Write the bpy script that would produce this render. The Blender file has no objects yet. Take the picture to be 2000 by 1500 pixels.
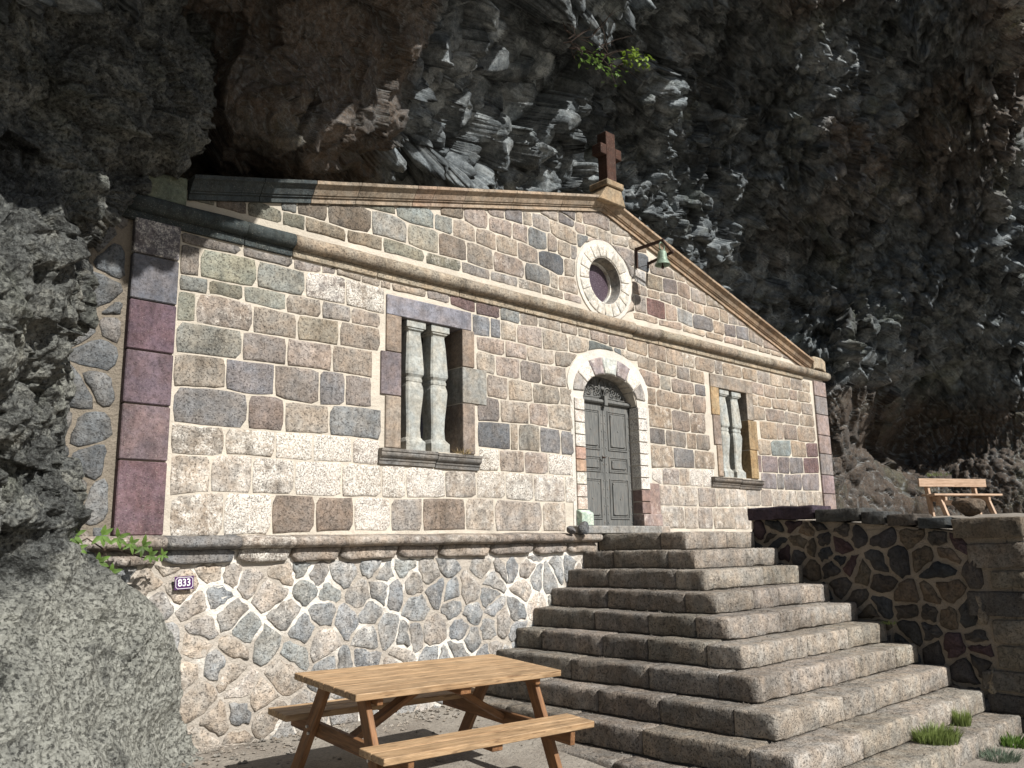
import bpy, bmesh, math, random
import numpy as np
from mathutils import Vector, Matrix, noise as mnoise
random.seed(7)
R = math.radians
scn = bpy.context.scene
col = scn.collection

# ---------------------------------------------------------------- camera
cam_d = bpy.data.cameras.new('camera')
cam = bpy.data.objects.new('camera', cam_d)
col.objects.link(cam)
yaw, pitch, roll = 0.753500469, 0.191758203, -0.0185098434
fw = Vector((math.sin(yaw)*math.cos(pitch), math.cos(yaw)*math.cos(pitch), math.sin(pitch)))
rt = Vector((math.cos(yaw), -math.sin(yaw), 0))
up = rt.cross(fw)
r2 = rt*math.cos(roll) + up*math.sin(roll)
u2 = -rt*math.sin(roll) + up*math.cos(roll)
M = Matrix((r2, u2, -fw)).transposed().to_4x4()
M.translation = (-7.2494977, -6.9194715, -0.14466962)
cam.matrix_world = M
cam_d.sensor_width = 36
cam_d.lens = 36*1650.348/2000
cam_d.clip_start = 0.05
cam_d.clip_end = 3000
scn.camera = cam

# ---------------------------------------------------------------- light
SUN_AZ, SUN_EL = 6.0, 40.0          # degrees from -Y towards +X, elevation
sd = Vector((math.sin(R(SUN_AZ))*math.cos(R(SUN_EL)), -math.cos(R(SUN_AZ))*math.cos(R(SUN_EL)), math.sin(R(SUN_EL))))
sun_d = bpy.data.lights.new('sun', 'SUN')
sun = bpy.data.objects.new('sun', sun_d)
col.objects.link(sun)
sun_d.energy = 5.0
sun_d.angle = R(0.55)
sun_d.color = (1.0, 0.972, 0.93)
sun.rotation_euler = sd.to_track_quat('Z', 'Y').to_euler()
world = bpy.data.worlds.new('World')
scn.world = world
world.use_nodes = True
wn = world.node_tree.nodes
wl = world.node_tree.links
bg = wn['Background']
sky = wn.new('ShaderNodeTexSky')
sky.sky_type = 'NISHITA'
sky.sun_disc = False
sky.sun_elevation = R(SUN_EL)
sky.sun_rotation = R(180-SUN_AZ)
sky.air_density = 1.0
sky.dust_density = 1.2
wl.new(sky.outputs[0], bg.inputs[0])
bg.inputs[1].default_value = 0.05
scn.view_settings.view_transform = 'Standard'
scn.view_settings.look = 'None'
scn.view_settings.gamma = 1
scn.view_settings.exposure = 0.45
scn.view_settings.use_curve_mapping = False

# ---------------------------------------------------------------- object helpers
def tag(o, label=None, cat=None, group=None, kind=None):
    if label: o['label'] = label
    if cat: o['category'] = cat
    if group: o['group'] = group
    if kind: o['kind'] = kind
    return o

def empty(name, loc=(0, 0, 0), rot=(0, 0, 0)):
    o = bpy.data.objects.new(name, None)
    o.empty_display_size = 0.1
    o.location = loc
    o.rotation_euler = rot
    col.objects.link(o)
    return o

def mesh_obj(name, verts, faces, mat, parent=None, smooth=True, color=None, white=None):
    me = bpy.data.meshes.new(name)
    me.from_pydata([tuple(v) for v in verts], [], faces)
    if smooth:
        me.polygons.foreach_set('use_smooth', [True]*len(me.polygons))
    me.update()
    me.materials.append(mat)
    o = bpy.data.objects.new(name, me)
    col.objects.link(o)
    if parent: o.parent = parent
    if color: o.color = (color[0], color[1], color[2], 1)
    if white is not None: o['white'] = float(white)
    return o

class MB:
    """collects solids for ONE mesh"""
    def __init__(s): s.v = []; s.f = []
    def add(s, v, f):
        k = len(s.v); s.v += [tuple(p) for p in v]; s.f += [tuple(i+k for i in q) for q in f]
        return s
    def box(s, x0, x1, y0, y1, z0, z1):
        v = [(x0,y0,z0),(x1,y0,z0),(x1,y1,z0),(x0,y1,z0),(x0,y0,z1),(x1,y0,z1),(x1,y1,z1),(x0,y1,z1)]
        return s.add(v, [(3,2,1,0),(4,5,6,7),(0,1,5,4),(1,2,6,5),(2,3,7,6),(3,0,4,7)])
    def bar(s, a, b, w, t, upv=(0,0,1), ch=0.0):
        """rectangular bar a->b, w across, t along up"""
        a = Vector(a); b = Vector(b); d = (b-a).normalized(); u = Vector(upv)
        n = d.cross(u).normalized(); u = n.cross(d).normalized()
        q = min(w, t)*ch
        pr = [(-w/2+q,-t/2),(w/2-q,-t/2),(w/2,-t/2+q),(w/2,t/2-q),(w/2-q,t/2),(-w/2+q,t/2),(-w/2,t/2-q),(-w/2,-t/2+q)] if ch else [(-w/2,-t/2),(w/2,-t/2),(w/2,t/2),(-w/2,t/2)]
        m = len(pr)
        v = [a+n*p+u*r for p, r in pr] + [b+n*p+u*r for p, r in pr]
        f = [(i, (i+1) % m, m+(i+1) % m, m+i) for i in range(m)] + [tuple(range(m-1, -1, -1)), tuple(range(m, 2*m))]
        return s.add(v, f)
    def tube(s, pts, r, m=8):
        pts = [Vector(p) for p in pts]; v = []; f = []
        for i, p in enumerate(pts):
            d = (pts[min(i+1, len(pts)-1)]-pts[max(i-1, 0)]).normalized()
            n = d.orthogonal().normalized() if abs(d.z) > .9 else Vector((0,0,1)).cross(d).normalized()
            u = d.cross(n)
            rr = r[i] if isinstance(r, (list, tuple)) else r
            v += [p+(n*math.cos(a)+u*math.sin(a))*rr for a in [2*math.pi*k/m for k in range(m)]]
        for i in range(len(pts)-1):
            f += [(i*m+k, i*m+(k+1) % m, (i+1)*m+(k+1) % m, (i+1)*m+k) for k in range(m)]
        f += [tuple(range(m-1, -1, -1)), tuple(range((len(pts)-1)*m, len(pts)*m))]
        return s.add(v, f)
    def lathe(s, prof, c=(0,0,0), m=20):
        v = []; f = []
        for r, z in prof:
            v += [(c[0]+r*math.cos(2*math.pi*k/m), c[1]+r*math.sin(2*math.pi*k/m), c[2]+z) for k in range(m)]
        for i in range(len(prof)-1):
            f += [(i*m+k, i*m+(k+1) % m, (i+1)*m+(k+1) % m, (i+1)*m+k) for k in range(m)]
        return s.add(v, f)
    def ribbon(s, prof, path_x, zfun, closed=True):
        """extrude a (y,z) profile along x; zfun(x) adds height"""
        m = len(prof); v = []; f = []
        for x in path_x:
            v += [(x, y, z+zfun(x)) for y, z in prof]
        for i in range(len(path_x)-1):
            for k in range(m):
                f.append((i*m+k, (i+1)*m+k, (i+1)*m+(k+1) % m, i*m+(k+1) % m))
        f += [tuple(range(m)), tuple(range(len(path_x)*m-1, (len(path_x)-1)*m-1, -1))]
        return s.add(v, f)
    def build(s, name, mat, parent=None, smooth=False, color=None, white=None, bevel=0):
        o = mesh_obj(name, s.v, s.f, mat, parent, smooth, color, white)
        if bevel:
            bm = bmesh.new(); bm.from_mesh(o.data)
            bmesh.ops.bevel(bm, geom=[e for e in bm.edges if len(e.link_faces) == 2 and e.calc_face_angle(0) > .5], offset=bevel, segments=1, affect='EDGES', clamp_overlap=True)
            bm.to_mesh(o.data); bm.free()
        return o

# ---------------------------------------------------------------- materials
class NT:
    def __init__(s, name):
        s.m = bpy.data.materials.new(name); s.m.use_nodes = True
        s.t = s.m.node_tree; s.b = s.t.nodes['Principled BSDF']; s.out = s.t.nodes['Material Output']
        s.b.inputs['Roughness'].default_value = .9
        s.b.inputs['Specular IOR Level'].default_value = .25
    def n(s, typ, **kw):
        x = s.t.nodes.new(typ)
        for k, v in kw.items(): setattr(x, k, v)
        return x
    def l(s, a, b): s.t.links.new(a, b)
    def pos(s, scale=(1,1,1), obj=False, rnd=False, rot=None):
        if obj: src = s.n('ShaderNodeTexCoord').outputs['Object']
        else: src = s.n('ShaderNodeNewGeometry').outputs['Position']
        mp = s.n('ShaderNodeMapping'); mp.inputs['Scale'].default_value = scale
        if rot: mp.inputs['Rotation'].default_value = rot
        s.l(src, mp.inputs[0])
        if rnd:
            oi = s.n('ShaderNodeObjectInfo'); mu = s.n('ShaderNodeMath', operation='MULTIPLY'); mu.inputs[1].default_value = 57
            s.l(oi.outputs['Random'], mu.inputs[0]); cb = s.n('ShaderNodeCombineXYZ')
            for i in range(3): s.l(mu.outputs[0], cb.inputs[i])
            s.l(cb.outputs[0], mp.inputs['Location'])
        return mp.outputs[0]
    def noise(s, vec, scale, detail=4, rough=.6, dist=0.0):
        x = s.n('ShaderNodeTexNoise'); x.inputs['Scale'].default_value = scale; x.inputs['Detail'].default_value = detail
        x.inputs['Roughness'].default_value = rough; x.inputs['Distortion'].default_value = dist
        s.l(vec, x.inputs['Vector']); return x.outputs['Fac']
    def voro(s, vec, scale, feature='F1', out='Distance', rnd=1.0):
        x = s.n('ShaderNodeTexVoronoi', feature=feature); x.inputs['Scale'].default_value = scale
        x.inputs['Randomness'].default_value = rnd
        s.l(vec, x.inputs['Vector']); return x.outputs[out]
    def ramp(s, fac, stops, interp='LINEAR'):
        x = s.n('ShaderNodeValToRGB'); e = x.color_ramp; e.interpolation = interp
        while len(e.elements) > 1: e.elements.remove(e.elements[-1])
        for i, (p, c) in enumerate(stops):
            el = e.elements[0] if i == 0 else e.elements.new(p)
            el.position = p
            if not isinstance(c, (tuple, list)): c = (c, c, c)
            el.color = (c[0], c[1], c[2], 1)
        s.l(fac, x.inputs[0]); return x.outputs[0]
    def mix(s, fac, a, b, mode='MIX'):
        x = s.n('ShaderNodeMix', data_type='RGBA', blend_type=mode)
        for ii, v in ((0, fac), (6, a), (7, b)):
            inp = x.inputs[ii]
            if hasattr(v, 'is_output'): s.l(v, inp)
            elif isinstance(v, (int, float)): inp.default_value = v if ii == 0 else (v, v, v, 1)
            else: inp.default_value = (v[0], v[1], v[2], 1)
        return x.outputs[2]
    def math(s, op, a, b=0.0, clamp=False):
        x = s.n('ShaderNodeMath', operation=op, use_clamp=clamp)
        for i, v in enumerate((a, b)):
            if isinstance(v, (int, float)): x.inputs[i].default_value = v
            else: s.l(v, x.inputs[i])
        return x.outputs[0]
    def bump(s, h, dist, strength=1.0, prev=None):
        x = s.n('ShaderNodeBump'); x.inputs['Distance'].default_value = dist; x.inputs['Strength'].default_value = strength
        s.l(h, x.inputs['Height'])
        if prev: s.l(prev, x.inputs['Normal'])
        return x.outputs[0]
    def done(s, colr, nrm=None, rough=None):
        s.l(colr, s.b.inputs['Base Color'])
        if nrm: s.l(nrm, s.b.inputs['Normal'])
        if rough is not None: s.b.inputs['Roughness'].default_value = rough
        return s.m

def stone_mat(name, spk=1.0, bump=.006, pit=.5, white=True, mott=.5, soft=False):
    """cut volcanic stone; colour comes from the object's own colour, every stone with its own grain"""
    k = NT(name)
    p = k.pos(rnd=True)
    oc = k.n('ShaderNodeObjectInfo').outputs['Color']
    big = k.noise(p, 4.5, 5, .65)
    med = k.noise(p, 22, 5, .7)
    fine = k.noise(p, 95, 3, .7)
    vf = k.voro(p, 75)
    c = k.mix(mott, oc, k.ramp(big, [(.25, .35), (.5, .9), (.75, 1.5)]), 'MULTIPLY')
    c = k.mix(.75, c, k.ramp(med, [(.28, .45), (.5, 1.0), (.72, 1.45)]), 'MULTIPLY')
    hue = k.ramp(k.noise(p, 7, 2), [(.35, (1.06, .98, .90)), (.65, (.95, 1.0, 1.05))])
    c = k.mix(.7, c, hue, 'MULTIPLY')
    wp = k.pos()
    c = k.mix(.8, c, k.ramp(k.noise(wp, .9, 5, .7), [(.32, .62), (.52, 1.0), (.7, 1.18)]), 'MULTIPLY')
    stk = k.noise(k.pos((5.5, 5.5, .55)), 1.6, 5, .65)
    c = k.mix(.55, c, k.ramp(stk, [(.36, .55), (.5, 1.0)]), 'MULTIPLY')
    # pale crystals and dark pores
    c = k.mix(k.math('MULTIPLY', k.ramp(fine, [(.6, 0), (.68, 1)]), .38*spk), c, (.62, .58, .5))
    pore = k.ramp(k.noise(p, 60, 3, .6, .4), [(.36, 1), (.43, 0)])
    c = k.mix(k.math('MULTIPLY', pore, .75*pit), c, (.035, .03, .028))
    pore2 = k.ramp(k.noise(p, 16, 4, .75), [(.3, 1), (.36, 0)])
    c = k.mix(k.math('MULTIPLY', pore2, .5*pit), c, (.05, .043, .04))
    if white:
        at = k.n('ShaderNodeAttribute', attribute_type='OBJECT', attribute_name='white').outputs['Fac']
        wn_ = k.math('ADD', k.math('MULTIPLY', k.noise(p, 9, 6, .75), 1.0), k.math('MULTIPLY', at, .42))
        wf = k.math('MULTIPLY', k.ramp(wn_, [(.60, 0), (.78, 1)]), k.ramp(at, [(0.0, 0), (.05, 1)]))
        spots = k.ramp(k.noise(p, 70, 3, .7), [(.42, 0), (.54, 1)])
        c = k.mix(k.math('MULTIPLY', k.math('MULTIPLY', wf, spots), .9), c, (.74, .7, .63))
    h = k.math('ADD', k.math('MULTIPLY', med, 1.0), k.math('MULTIPLY', fine, .35))
    h = k.math('SUBTRACT', h, k.math('MULTIPLY', k.math('ADD', pore, pore2), .35))
    nb = k.bump(h, bump*2.2, 1.0)
    nb = k.bump(big, bump*3.5, .8, nb)
    return k.done(c, nb, .92)

def mortar_mat(name, colr, dark=(.25,.21,.17), bump=.01, stain=.5, patches=False, painted_shade=False):
    k = NT(name); p = k.pos()
    c = k.mix(k.ramp(k.noise(p, 2.2, 5, .7), [(.35, 0), (.7, 1)]), colr, tuple(v*.72 for v in colr))
    c = k.mix(k.math('MULTIPLY', k.ramp(k.noise(p, 14, 5, .75), [(.3, 1), (.42, 0)]), stain), c, dark)
    c = k.mix(k.math('MULTIPLY', k.ramp(k.noise(p, 110, 2), [(.35, 1), (.45, 0)]), .3), c, dark)
    if painted_shade:         # soft shadow on the upper left of the wall, painted into the mortar
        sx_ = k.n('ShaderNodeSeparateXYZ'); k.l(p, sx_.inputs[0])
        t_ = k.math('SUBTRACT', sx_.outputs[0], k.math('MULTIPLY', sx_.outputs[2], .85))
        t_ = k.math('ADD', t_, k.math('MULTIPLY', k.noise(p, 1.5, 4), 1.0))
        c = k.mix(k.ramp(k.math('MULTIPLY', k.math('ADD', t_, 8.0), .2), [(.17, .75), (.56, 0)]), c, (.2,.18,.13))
    if patches:      # fresh lime pointing here and there
        c = k.mix(k.ramp(k.noise(p, 1.15, 4, .6), [(.50, 0), (.55, .9)]), c, (.74,.70,.63))
    h = k.math('ADD', k.noise(p, 40, 5, .7), k.math('MULTIPLY', k.noise(p, 8, 3), 1.5))
    return k.done(c, k.bump(h, bump, 1.0), .95)

MAT = {}
MAT['ashlar'] = stone_mat('ashlar_stone', 1.0, .006, .7)
MAT['trim'] = stone_mat('dressed_stone', .6, .0025, .45)
MAT['painted'] = stone_mat('limewashed_stone', .5, .002, .25)
MAT['rubble'] = stone_mat('rubble_basalt', .45, .009, .6)
MAT['dark_rubble'] = stone_mat('dark_basalt', .12, .010, .6, white=False)
MAT['step'] = stone_mat('step_stone', .9, .009, .85, white=False, mott=.6)
MAT['mortar'] = mortar_mat('facade_mortar', (.60,.54,.45), stain=.3, painted_shade=True)
MAT['mortar_white'] = mortar_mat('lime_mortar', (.66,.62,.55), stain=.2)
MAT['mortar_tan'] = mortar_mat('rubble_mortar', (.50,.45,.385), stain=.4, bump=.02, patches=True)
MAT['mortar_side'] = mortar_mat('shade_toned_mortar', (.25,.215,.17), dark=(.08,.07,.05), stain=.5, bump=.02)  # darker mortar for the left strip, its shade put into the colour
MAT['mortar_dark'] = mortar_mat('earth_mortar', (.36,.305,.24), dark=(.04,.03,.025), stain=.6, bump=.03)
MAT['mortar_grey'] = mortar_mat('step_mortar', (.17,.15,.125), dark=(.06,.05,.04), stain=.4, bump=.02)

def plain_mat(name, c, rough=.6, metal=0, var=.35, scale=25, bump=.0015, spec=.4):
    k = NT(name); p = k.pos(obj=True)
    nz = k.noise(p, scale, 5, .7)
    cc = k.mix(1.0, c, k.ramp(nz, [(.3, 1-var), (.7, 1+var)]), 'MULTIPLY')
    k.b.inputs['Metallic'].default_value = metal
    k.b.inputs['Specular IOR Level'].default_value = spec
    return k.done(cc, k.bump(nz, bump), rough)
MAT['dark'] = plain_mat('interior_dark', (.008,.008,.01), .95, spec=0)  # near-black, so the interior shade sits in the colour
MAT['interior'] = plain_mat('interior_plaster', (.05,.045,.04), .95, spec=.1)
MAT['iron'] = plain_mat('rusty_iron', (.05,.028,.02), .75, .3, .5, 60)
MAT['bronze'] = plain_mat('verdigris_bronze', (.20,.26,.20), .6, .35, .5, 22, .001)
MAT['baluster'] = stone_mat('grey_lava_baluster', .25, .0012, .3, white=False, mott=.2)
MAT['zinc'] = plain_mat('galvanised_bolt', (.5,.48,.45), .4, .8)
MAT['enamel_purple'] = plain_mat('purple_enamel', (.07,.022,.10), .25, 0, .12, 30, 0, .5)
MAT['enamel_white'] = plain_mat('white_enamel', (.8,.8,.78), .3, 0, .05, 30, 0, .5)
MAT['twig'] = plain_mat('bare_twig', (.045,.03,.022), .9)
def leaf_mat(name, c):
    k = NT(name); p = k.pos()
    cc = k.mix(1.0, c, k.ramp(k.noise(p, 12, 3), [(.3, .55), (.7, 1.5)]), 'MULTIPLY')
    tr = k.n('ShaderNodeBsdfTranslucent'); k.l(cc, tr.inputs[0])
    ms = k.n('ShaderNodeMixShader'); ms.inputs[0].default_value = .35
    k.l(cc, k.b.inputs['Base Color']); k.b.inputs['Roughness'].default_value = .5
    k.l(k.b.outputs[0], ms.inputs[1]); k.l(tr.outputs[0], ms.inputs[2]); k.l(ms.outputs[0], k.out.inputs[0])
    return k.m
MAT['leaf'] = leaf_mat('green_leaf', (.10,.17,.035))
MAT['leaf_bright'] = leaf_mat('fresh_leaf', (.17,.25,.035))
MAT['grass'] = leaf_mat('grass_blade', (.19,.24,.075))
MAT['grass_grey'] = leaf_mat('grey_herb', (.13,.17,.12))
MAT['straw'] = leaf_mat('dry_grass', (.42,.32,.16))

def wood_mat(name, c1, c2, c3, wear=1.0):
    k = NT(name)
    p = k.pos((1.2, 26, 26), obj=True, rnd=True)
    g = k.noise(p, 2.2, 6, .65, .5)
    fine = k.noise(k.pos((3, 90, 90), obj=True, rnd=True), 3, 3, .6)
    blot = k.noise(k.pos((1.5, 7, 7), obj=True, rnd=True), 3.5, 4, .6)
    c = k.ramp(g, [(.3, c2), (.52, c1), (.7, c3)])
    c = k.mix(.6, c, k.ramp(fine, [(.3, .7), (.6, 1.15)]), 'MULTIPLY')
    c = k.mix(.7*wear, c, k.ramp(blot, [(.3, .5), (.5, 1.0), (.75, 1.35)]), 'MULTIPLY')
    st = k.noise(k.pos((3.2, 30, 30), obj=True, rnd=True), 1.9, 3, .5)
    c = k.mix(k.math('MULTIPLY', k.ramp(st, [(.60, 0), (.66, 1)]), .6*wear), c, (.10,.055,.028))
    kn = k.voro(k.pos((1.6, 8, 8), obj=True, rnd=True), 1.3)
    c = k.mix(k.math('MULTIPLY', k.ramp(kn, [(.05, 1), (.10, 0)]), .6), c, (.12,.055,.02))
    rnd = k.n('ShaderNodeObjectInfo').outputs['Random']
    c = k.mix(1.0, c, k.ramp(rnd, [(0, .86), (1, 1.12)]), 'MULTIPLY')
    k.b.inputs['Specular IOR Level'].default_value = .35
    return k.done(c, k.bump(k.math('ADD', g, fine), .0016), .62)
MAT['wood'] = wood_mat('stained_pine', (.37,.245,.135), (.25,.145,.07), (.46,.32,.19))
MAT['wood_frame'] = wood_mat('dark_stained_pine', (.20,.098,.042), (.125,.056,.024), (.27,.14,.062))
MAT['wood_pale'] = wood_mat('pale_pine', (.46,.32,.22), (.33,.21,.13), (.55,.4,.29), .5)

def door_mat():
    k = NT('weathered_grey_door_paint')
    p = k.pos((14, 14, 1.6))
    g = k.noise(p, 3, 6, .7, .3)
    c = k.ramp(g, [(.3, (.07,.072,.07)), (.5, (.13,.132,.126)), (.72, (.20,.19,.17))])
    c = k.mix(k.math('MULTIPLY', k.ramp(k.noise(k.pos((20,20,3)), 2.5, 4), [(.58, 0), (.68, 1)]), .45), c, (.16,.11,.075))
    return k.done(c, k.bump(g, .0015), .7)
MAT['door'] = door_mat()
def mesh_glass():
    k = NT('wired_purple_glass'); p = k.pos()
    v = k.voro(p, 55, 'DISTANCE_TO_EDGE')
    c = k.mix(k.ramp(v, [(.02, 1), (.07, 0)]), (.045,.028,.04), (.15,.12,.14))
    k.b.inputs['Specular IOR Level'].default_value = .5
    return k.done(c, k.bump(v, .002), .35)
MAT['glass'] = mesh_glass()

def ground_mat():
    k = NT('dusty_gravel'); p = k.pos()
    a = k.noise(p, 1.6, 6, .65); b = k.noise(p, 40, 5, .7)
    c = k.ramp(a, [(.3, (.17,.145,.12)), (.55, (.25,.225,.19)), (.75, (.30,.275,.235))])
    c = k.mix(.6, c, k.ramp(b, [(.3, .55), (.6, 1.2)]), 'MULTIPLY')
    v = k.voro(p, 38)
    peb = k.math('MULTIPLY', k.ramp(v, [(.2, 1), (.34, 0)]), k.ramp(k.voro(p, 38, 'F1', 'Color'), [(.55, 0), (.6, 1)]))
    c = k.mix(k.math('MULTIPLY', peb, .55), c, (.38,.35,.31))
    h = k.math('ADD', k.math('MULTIPLY', b, .7), peb)
    return k.done(c, k.bump(k.math('ADD', h, k.math('MULTIPLY', k.noise(p, 7, 4), 2.0)), .012), .95)
MAT['ground'] = ground_mat()

def rock_mat(name, vesic, base, pale, brown, moss, edge=(.55,.75)):
    """dark basalt: grey-blue faces, rusty and mossy stains; edge light and crease shade are painted in"""
    k = NT(name); p = k.pos()
    n1 = k.noise(p, .55, 5, .6, .3); n2 = k.noise(p, 3.2, 6, .7); n3 = k.noise(p, 17, 6, .75); n4 = k.noise(p, 70, 4, .7)
    c = k.ramp(n2, [(.28, tuple(v*.45 for v in base)), (.5, base), (.72, pale)])
    att = k.n('ShaderNodeAttribute', attribute_name='tint').outputs['Vector']
    sp = k.n('ShaderNodeSeparateXYZ'); k.l(att, sp.inputs[0])
    bn = k.math('ADD', sp.outputs[0], k.math('SUBTRACT', n2, .5))
    c = k.mix(k.ramp(bn, [(.3, 0), (.75, .9)]), c, brown)
    mo = k.math('MULTIPLY', k.ramp(k.noise(p, 1.1, 5, .7), [(.52, 0), (.66, 1)]), sp.outputs[1])
    c = k.mix(k.math('MULTIPLY', mo, .8), c, moss)
    c = k.mix(k.math('MULTIPLY', k.math('MULTIPLY', k.ramp(n2, [(.24, 0), (.46, 1)] if vesic else [(.46, 0), (.62, 1)]), sp.outputs[2]), .9), c, pale)
    calm = k.math('SUBTRACT', 1.0, k.math('MULTIPLY', sp.outputs[2], .5)) if vesic else 1.0
    c = k.mix(k.math('MULTIPLY', calm, .75), c, k.ramp(n3, [(.3, .35), (.5, 1.0), (.7, 1.6)]), 'MULTIPLY')
    c = k.mix(k.math('MULTIPLY', calm, .6), c, k.ramp(n4, [(.32, .45), (.6, 1.3)]), 'MULTIPLY')
    if vesic:
        pit = k.ramp(k.noise(p, 34, 5, .75), [(.36, 1), (.46, 0)])
        c = k.mix(k.math('MULTIPLY', pit, .6), c, (.022,.021,.02))
        fleck = k.ramp(k.noise(p, 52, 4, .8), [(.57, 0), (.66, 1)])
        c = k.mix(k.math('MULTIPLY', fleck, .35), c, (.44,.44,.41))
    rg = k.noise(p, 9, 6, .8, .6)
    lick = k.ramp(k.math('ABSOLUTE', k.math('SUBTRACT', rg, .5)), [(0, 1), (.03, 0)])
    c = k.mix(k.math('MULTIPLY', lick, .06 if vesic else .3), c, pale)
    if not vesic:    # every broken face takes a random tone, for relief contrast
        fa = k.n('ShaderNodeAttribute', attribute_name='face_tone').outputs['Fac']
        c = k.mix(.85, c, k.ramp(fa, [(.0, .45), (.5, .95), (1.0, 1.75)]), 'MULTIPLY')
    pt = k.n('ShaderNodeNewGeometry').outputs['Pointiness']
    c = k.mix(k.math('MULTIPLY', k.ramp(pt, [(.515, 0), (.57, 1)]), edge[0]), c, pale)  # light caught on the edges, painted as a pale rim
    c = k.mix(k.math('MULTIPLY', k.ramp(pt, [(.42, 1), (.485, 0)]), edge[1]), c, tuple(v*.18 for v in base))  # shade painted into the creases
    h = k.math('ADD', k.math('MULTIPLY', n3, 1.0), k.math('MULTIPLY', n4, .25))
    if vesic:
        h = k.math('ADD', h, k.math('MULTIPLY', k.voro(p, 11), 1.1))
        h = k.math('ADD', h, k.math('MULTIPLY', k.voro(p, 31), .5))
        h = k.math('SUBTRACT', h, k.math('MULTIPLY', pit, .35))
    nb = k.bump(h, .055 if vesic else .035, 1.0)
    return k.done(c, nb, .9)
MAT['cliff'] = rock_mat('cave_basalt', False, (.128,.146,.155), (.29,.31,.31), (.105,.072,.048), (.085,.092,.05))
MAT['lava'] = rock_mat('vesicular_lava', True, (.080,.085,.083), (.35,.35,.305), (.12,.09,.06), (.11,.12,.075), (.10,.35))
# ---------------------------------------------------------------- surveyed data: courses of the facade (x, z in metres); rock nets with an unseen brow shaped to cast shade
j0=[(-4.62,2.64),(-4.12,2.62),(-3.56,2.63),(-3.08,2.63),(-2.68,2.61),(-2.45,2.63),(-1.97,2.60),(-1.66,2.60),(-1.29,2.58),(-0.94,2.59),(-0.61,2.58),(-0.31,2.59),(0.08,2.58),(0.40,2.57),(0.96,2.57),(1.34,2.58),(1.80,2.60),(2.21,2.59),(2.59,2.56),(2.89,2.55),(3.39,2.56),(3.58,2.56),(4.14,2.55),(4.59,2.56),(5.34,2.56),(6.02,2.57),(6.30,2.57)]
j1=[(-4.62,2.47),(-4.44,2.46),(-4.08,2.48),(-3.94,2.47),(-3.56,2.47),(-3.44,2.46),(-3.07,2.51),(-2.68,2.48),(-2.57,2.48),(-2.43,2.48),(-1.97,2.48),(-1.66,2.47),(-1.44,2.44),(-1.31,2.43),(-0.94,2.43),(-0.67,2.42),(-0.24,2.45),(0.07,2.44),(0.20,2.44),(0.58,2.44),(0.95,2.41),(1.33,2.40),(1.56,2.38),(1.96,2.36),(2.40,2.34),(2.75,2.35),(3.10,2.34),(4.38,2.36),(4.71,2.35),(5.12,2.35),(5.51,2.36),(5.81,2.37),(6.26,2.37)]
j2=[(-4.61,2.19),(-4.44,2.20),(-4.36,2.20),(-4.04,2.20),(-3.92,2.22),(-3.66,2.21),(-3.43,2.22),(-3.00,2.22),(-2.54,2.20)]
j3=[(-4.61,2.05),(-4.45,2.05),(-4.27,2.07),(-3.94,2.05),(-3.51,2.03),(-3.06,2.05),(-2.57,2.05)]
j4=[(-4.61,1.78),(-4.45,1.79),(-4.03,1.79),(-3.60,1.79),(-3.18,1.80),(-2.64,1.81)]
j5=[(-4.61,1.51),(-4.17,1.52),(-3.60,1.53),(-3.11,1.54),(-2.65,1.53)]
j6=[(-4.60,1.22),(-4.16,1.25),(-3.96,1.22),(-3.70,1.24),(-3.59,1.21),(-3.25,1.20),(-2.92,1.23),(-2.55,1.23)]
j7=[(-4.60,0.92),(-4.34,0.91),(-3.94,0.92),(-3.62,0.92),(-3.16,0.93),(-2.55,0.92)]
j8=[(-4.60,0.66),(-4.23,0.66),(-4.11,0.69),(-3.72,0.68),(-3.32,0.67),(-2.97,0.68),(-2.59,0.67),(-2.54,0.68),(-2.07,0.69),(-1.75,0.67),(-1.30,0.68),(-0.98,0.69),(-0.47,0.68),(-0.22,0.69),(0.21,0.69),(1.67,0.65),(2.16,0.65),(2.77,0.65),(3.20,0.65),(4.48,0.68),(5.24,0.68),(6.29,0.70)]
j9=[(-4.58,0.32),(-4.26,0.36),(-3.87,0.36),(-3.48,0.36),(-3.02,0.35),(-2.58,0.37),(-2.46,0.35),(-2.24,0.36),(-1.76,0.38),(-1.47,0.38),(-1.31,0.39),(-1.10,0.39),(-0.83,0.38),(-0.48,0.37),(0.07,0.37),(1.88,0.37),(2.46,0.37),(3.14,0.37),(4.06,0.40),(6.35,0.44)]
j10=[(-4.57,-0.01),(-4.10,-0.00),(-3.69,0.01),(-3.01,0.04),(-2.58,0.04),(-2.43,0.04),(-1.94,0.04),(-1.47,0.05),(-1.07,0.04),(0.06,0.03),(1.88,0.07),(4.04,0.06),(6.31,0.03)]
j11=[(-1.33,2.18),(-0.95,2.20),(-0.67,2.20),(-0.25,2.18),(0.19,2.21),(0.47,2.22),(0.57,2.24),(1.07,2.27)]
j12=[(-1.29,2.02),(-1.01,2.00),(-0.63,2.01),(-0.26,2.00),(0.15,2.01)]
j13=[(-1.32,1.80),(-1.14,1.77),(-0.83,1.76),(-0.64,1.76),(-0.44,1.75),(0.05,1.75),(0.17,1.76)]
j14=[(-1.29,1.51),(-1.14,1.51),(-0.95,1.50),(-0.51,1.51),(-0.19,1.52),(0.20,1.55)]
j15=[(-1.29,1.22),(-0.95,1.24),(-0.70,1.24),(-0.49,1.26),(-0.19,1.24),(0.22,1.22)]
j16=[(-1.30,0.94),(-0.96,0.93),(-0.59,0.94),(-0.21,0.94),(0.22,0.93)]
j17=[(1.57,2.20),(2.04,2.16),(2.29,2.16),(2.85,2.14),(3.11,2.14)]
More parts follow.
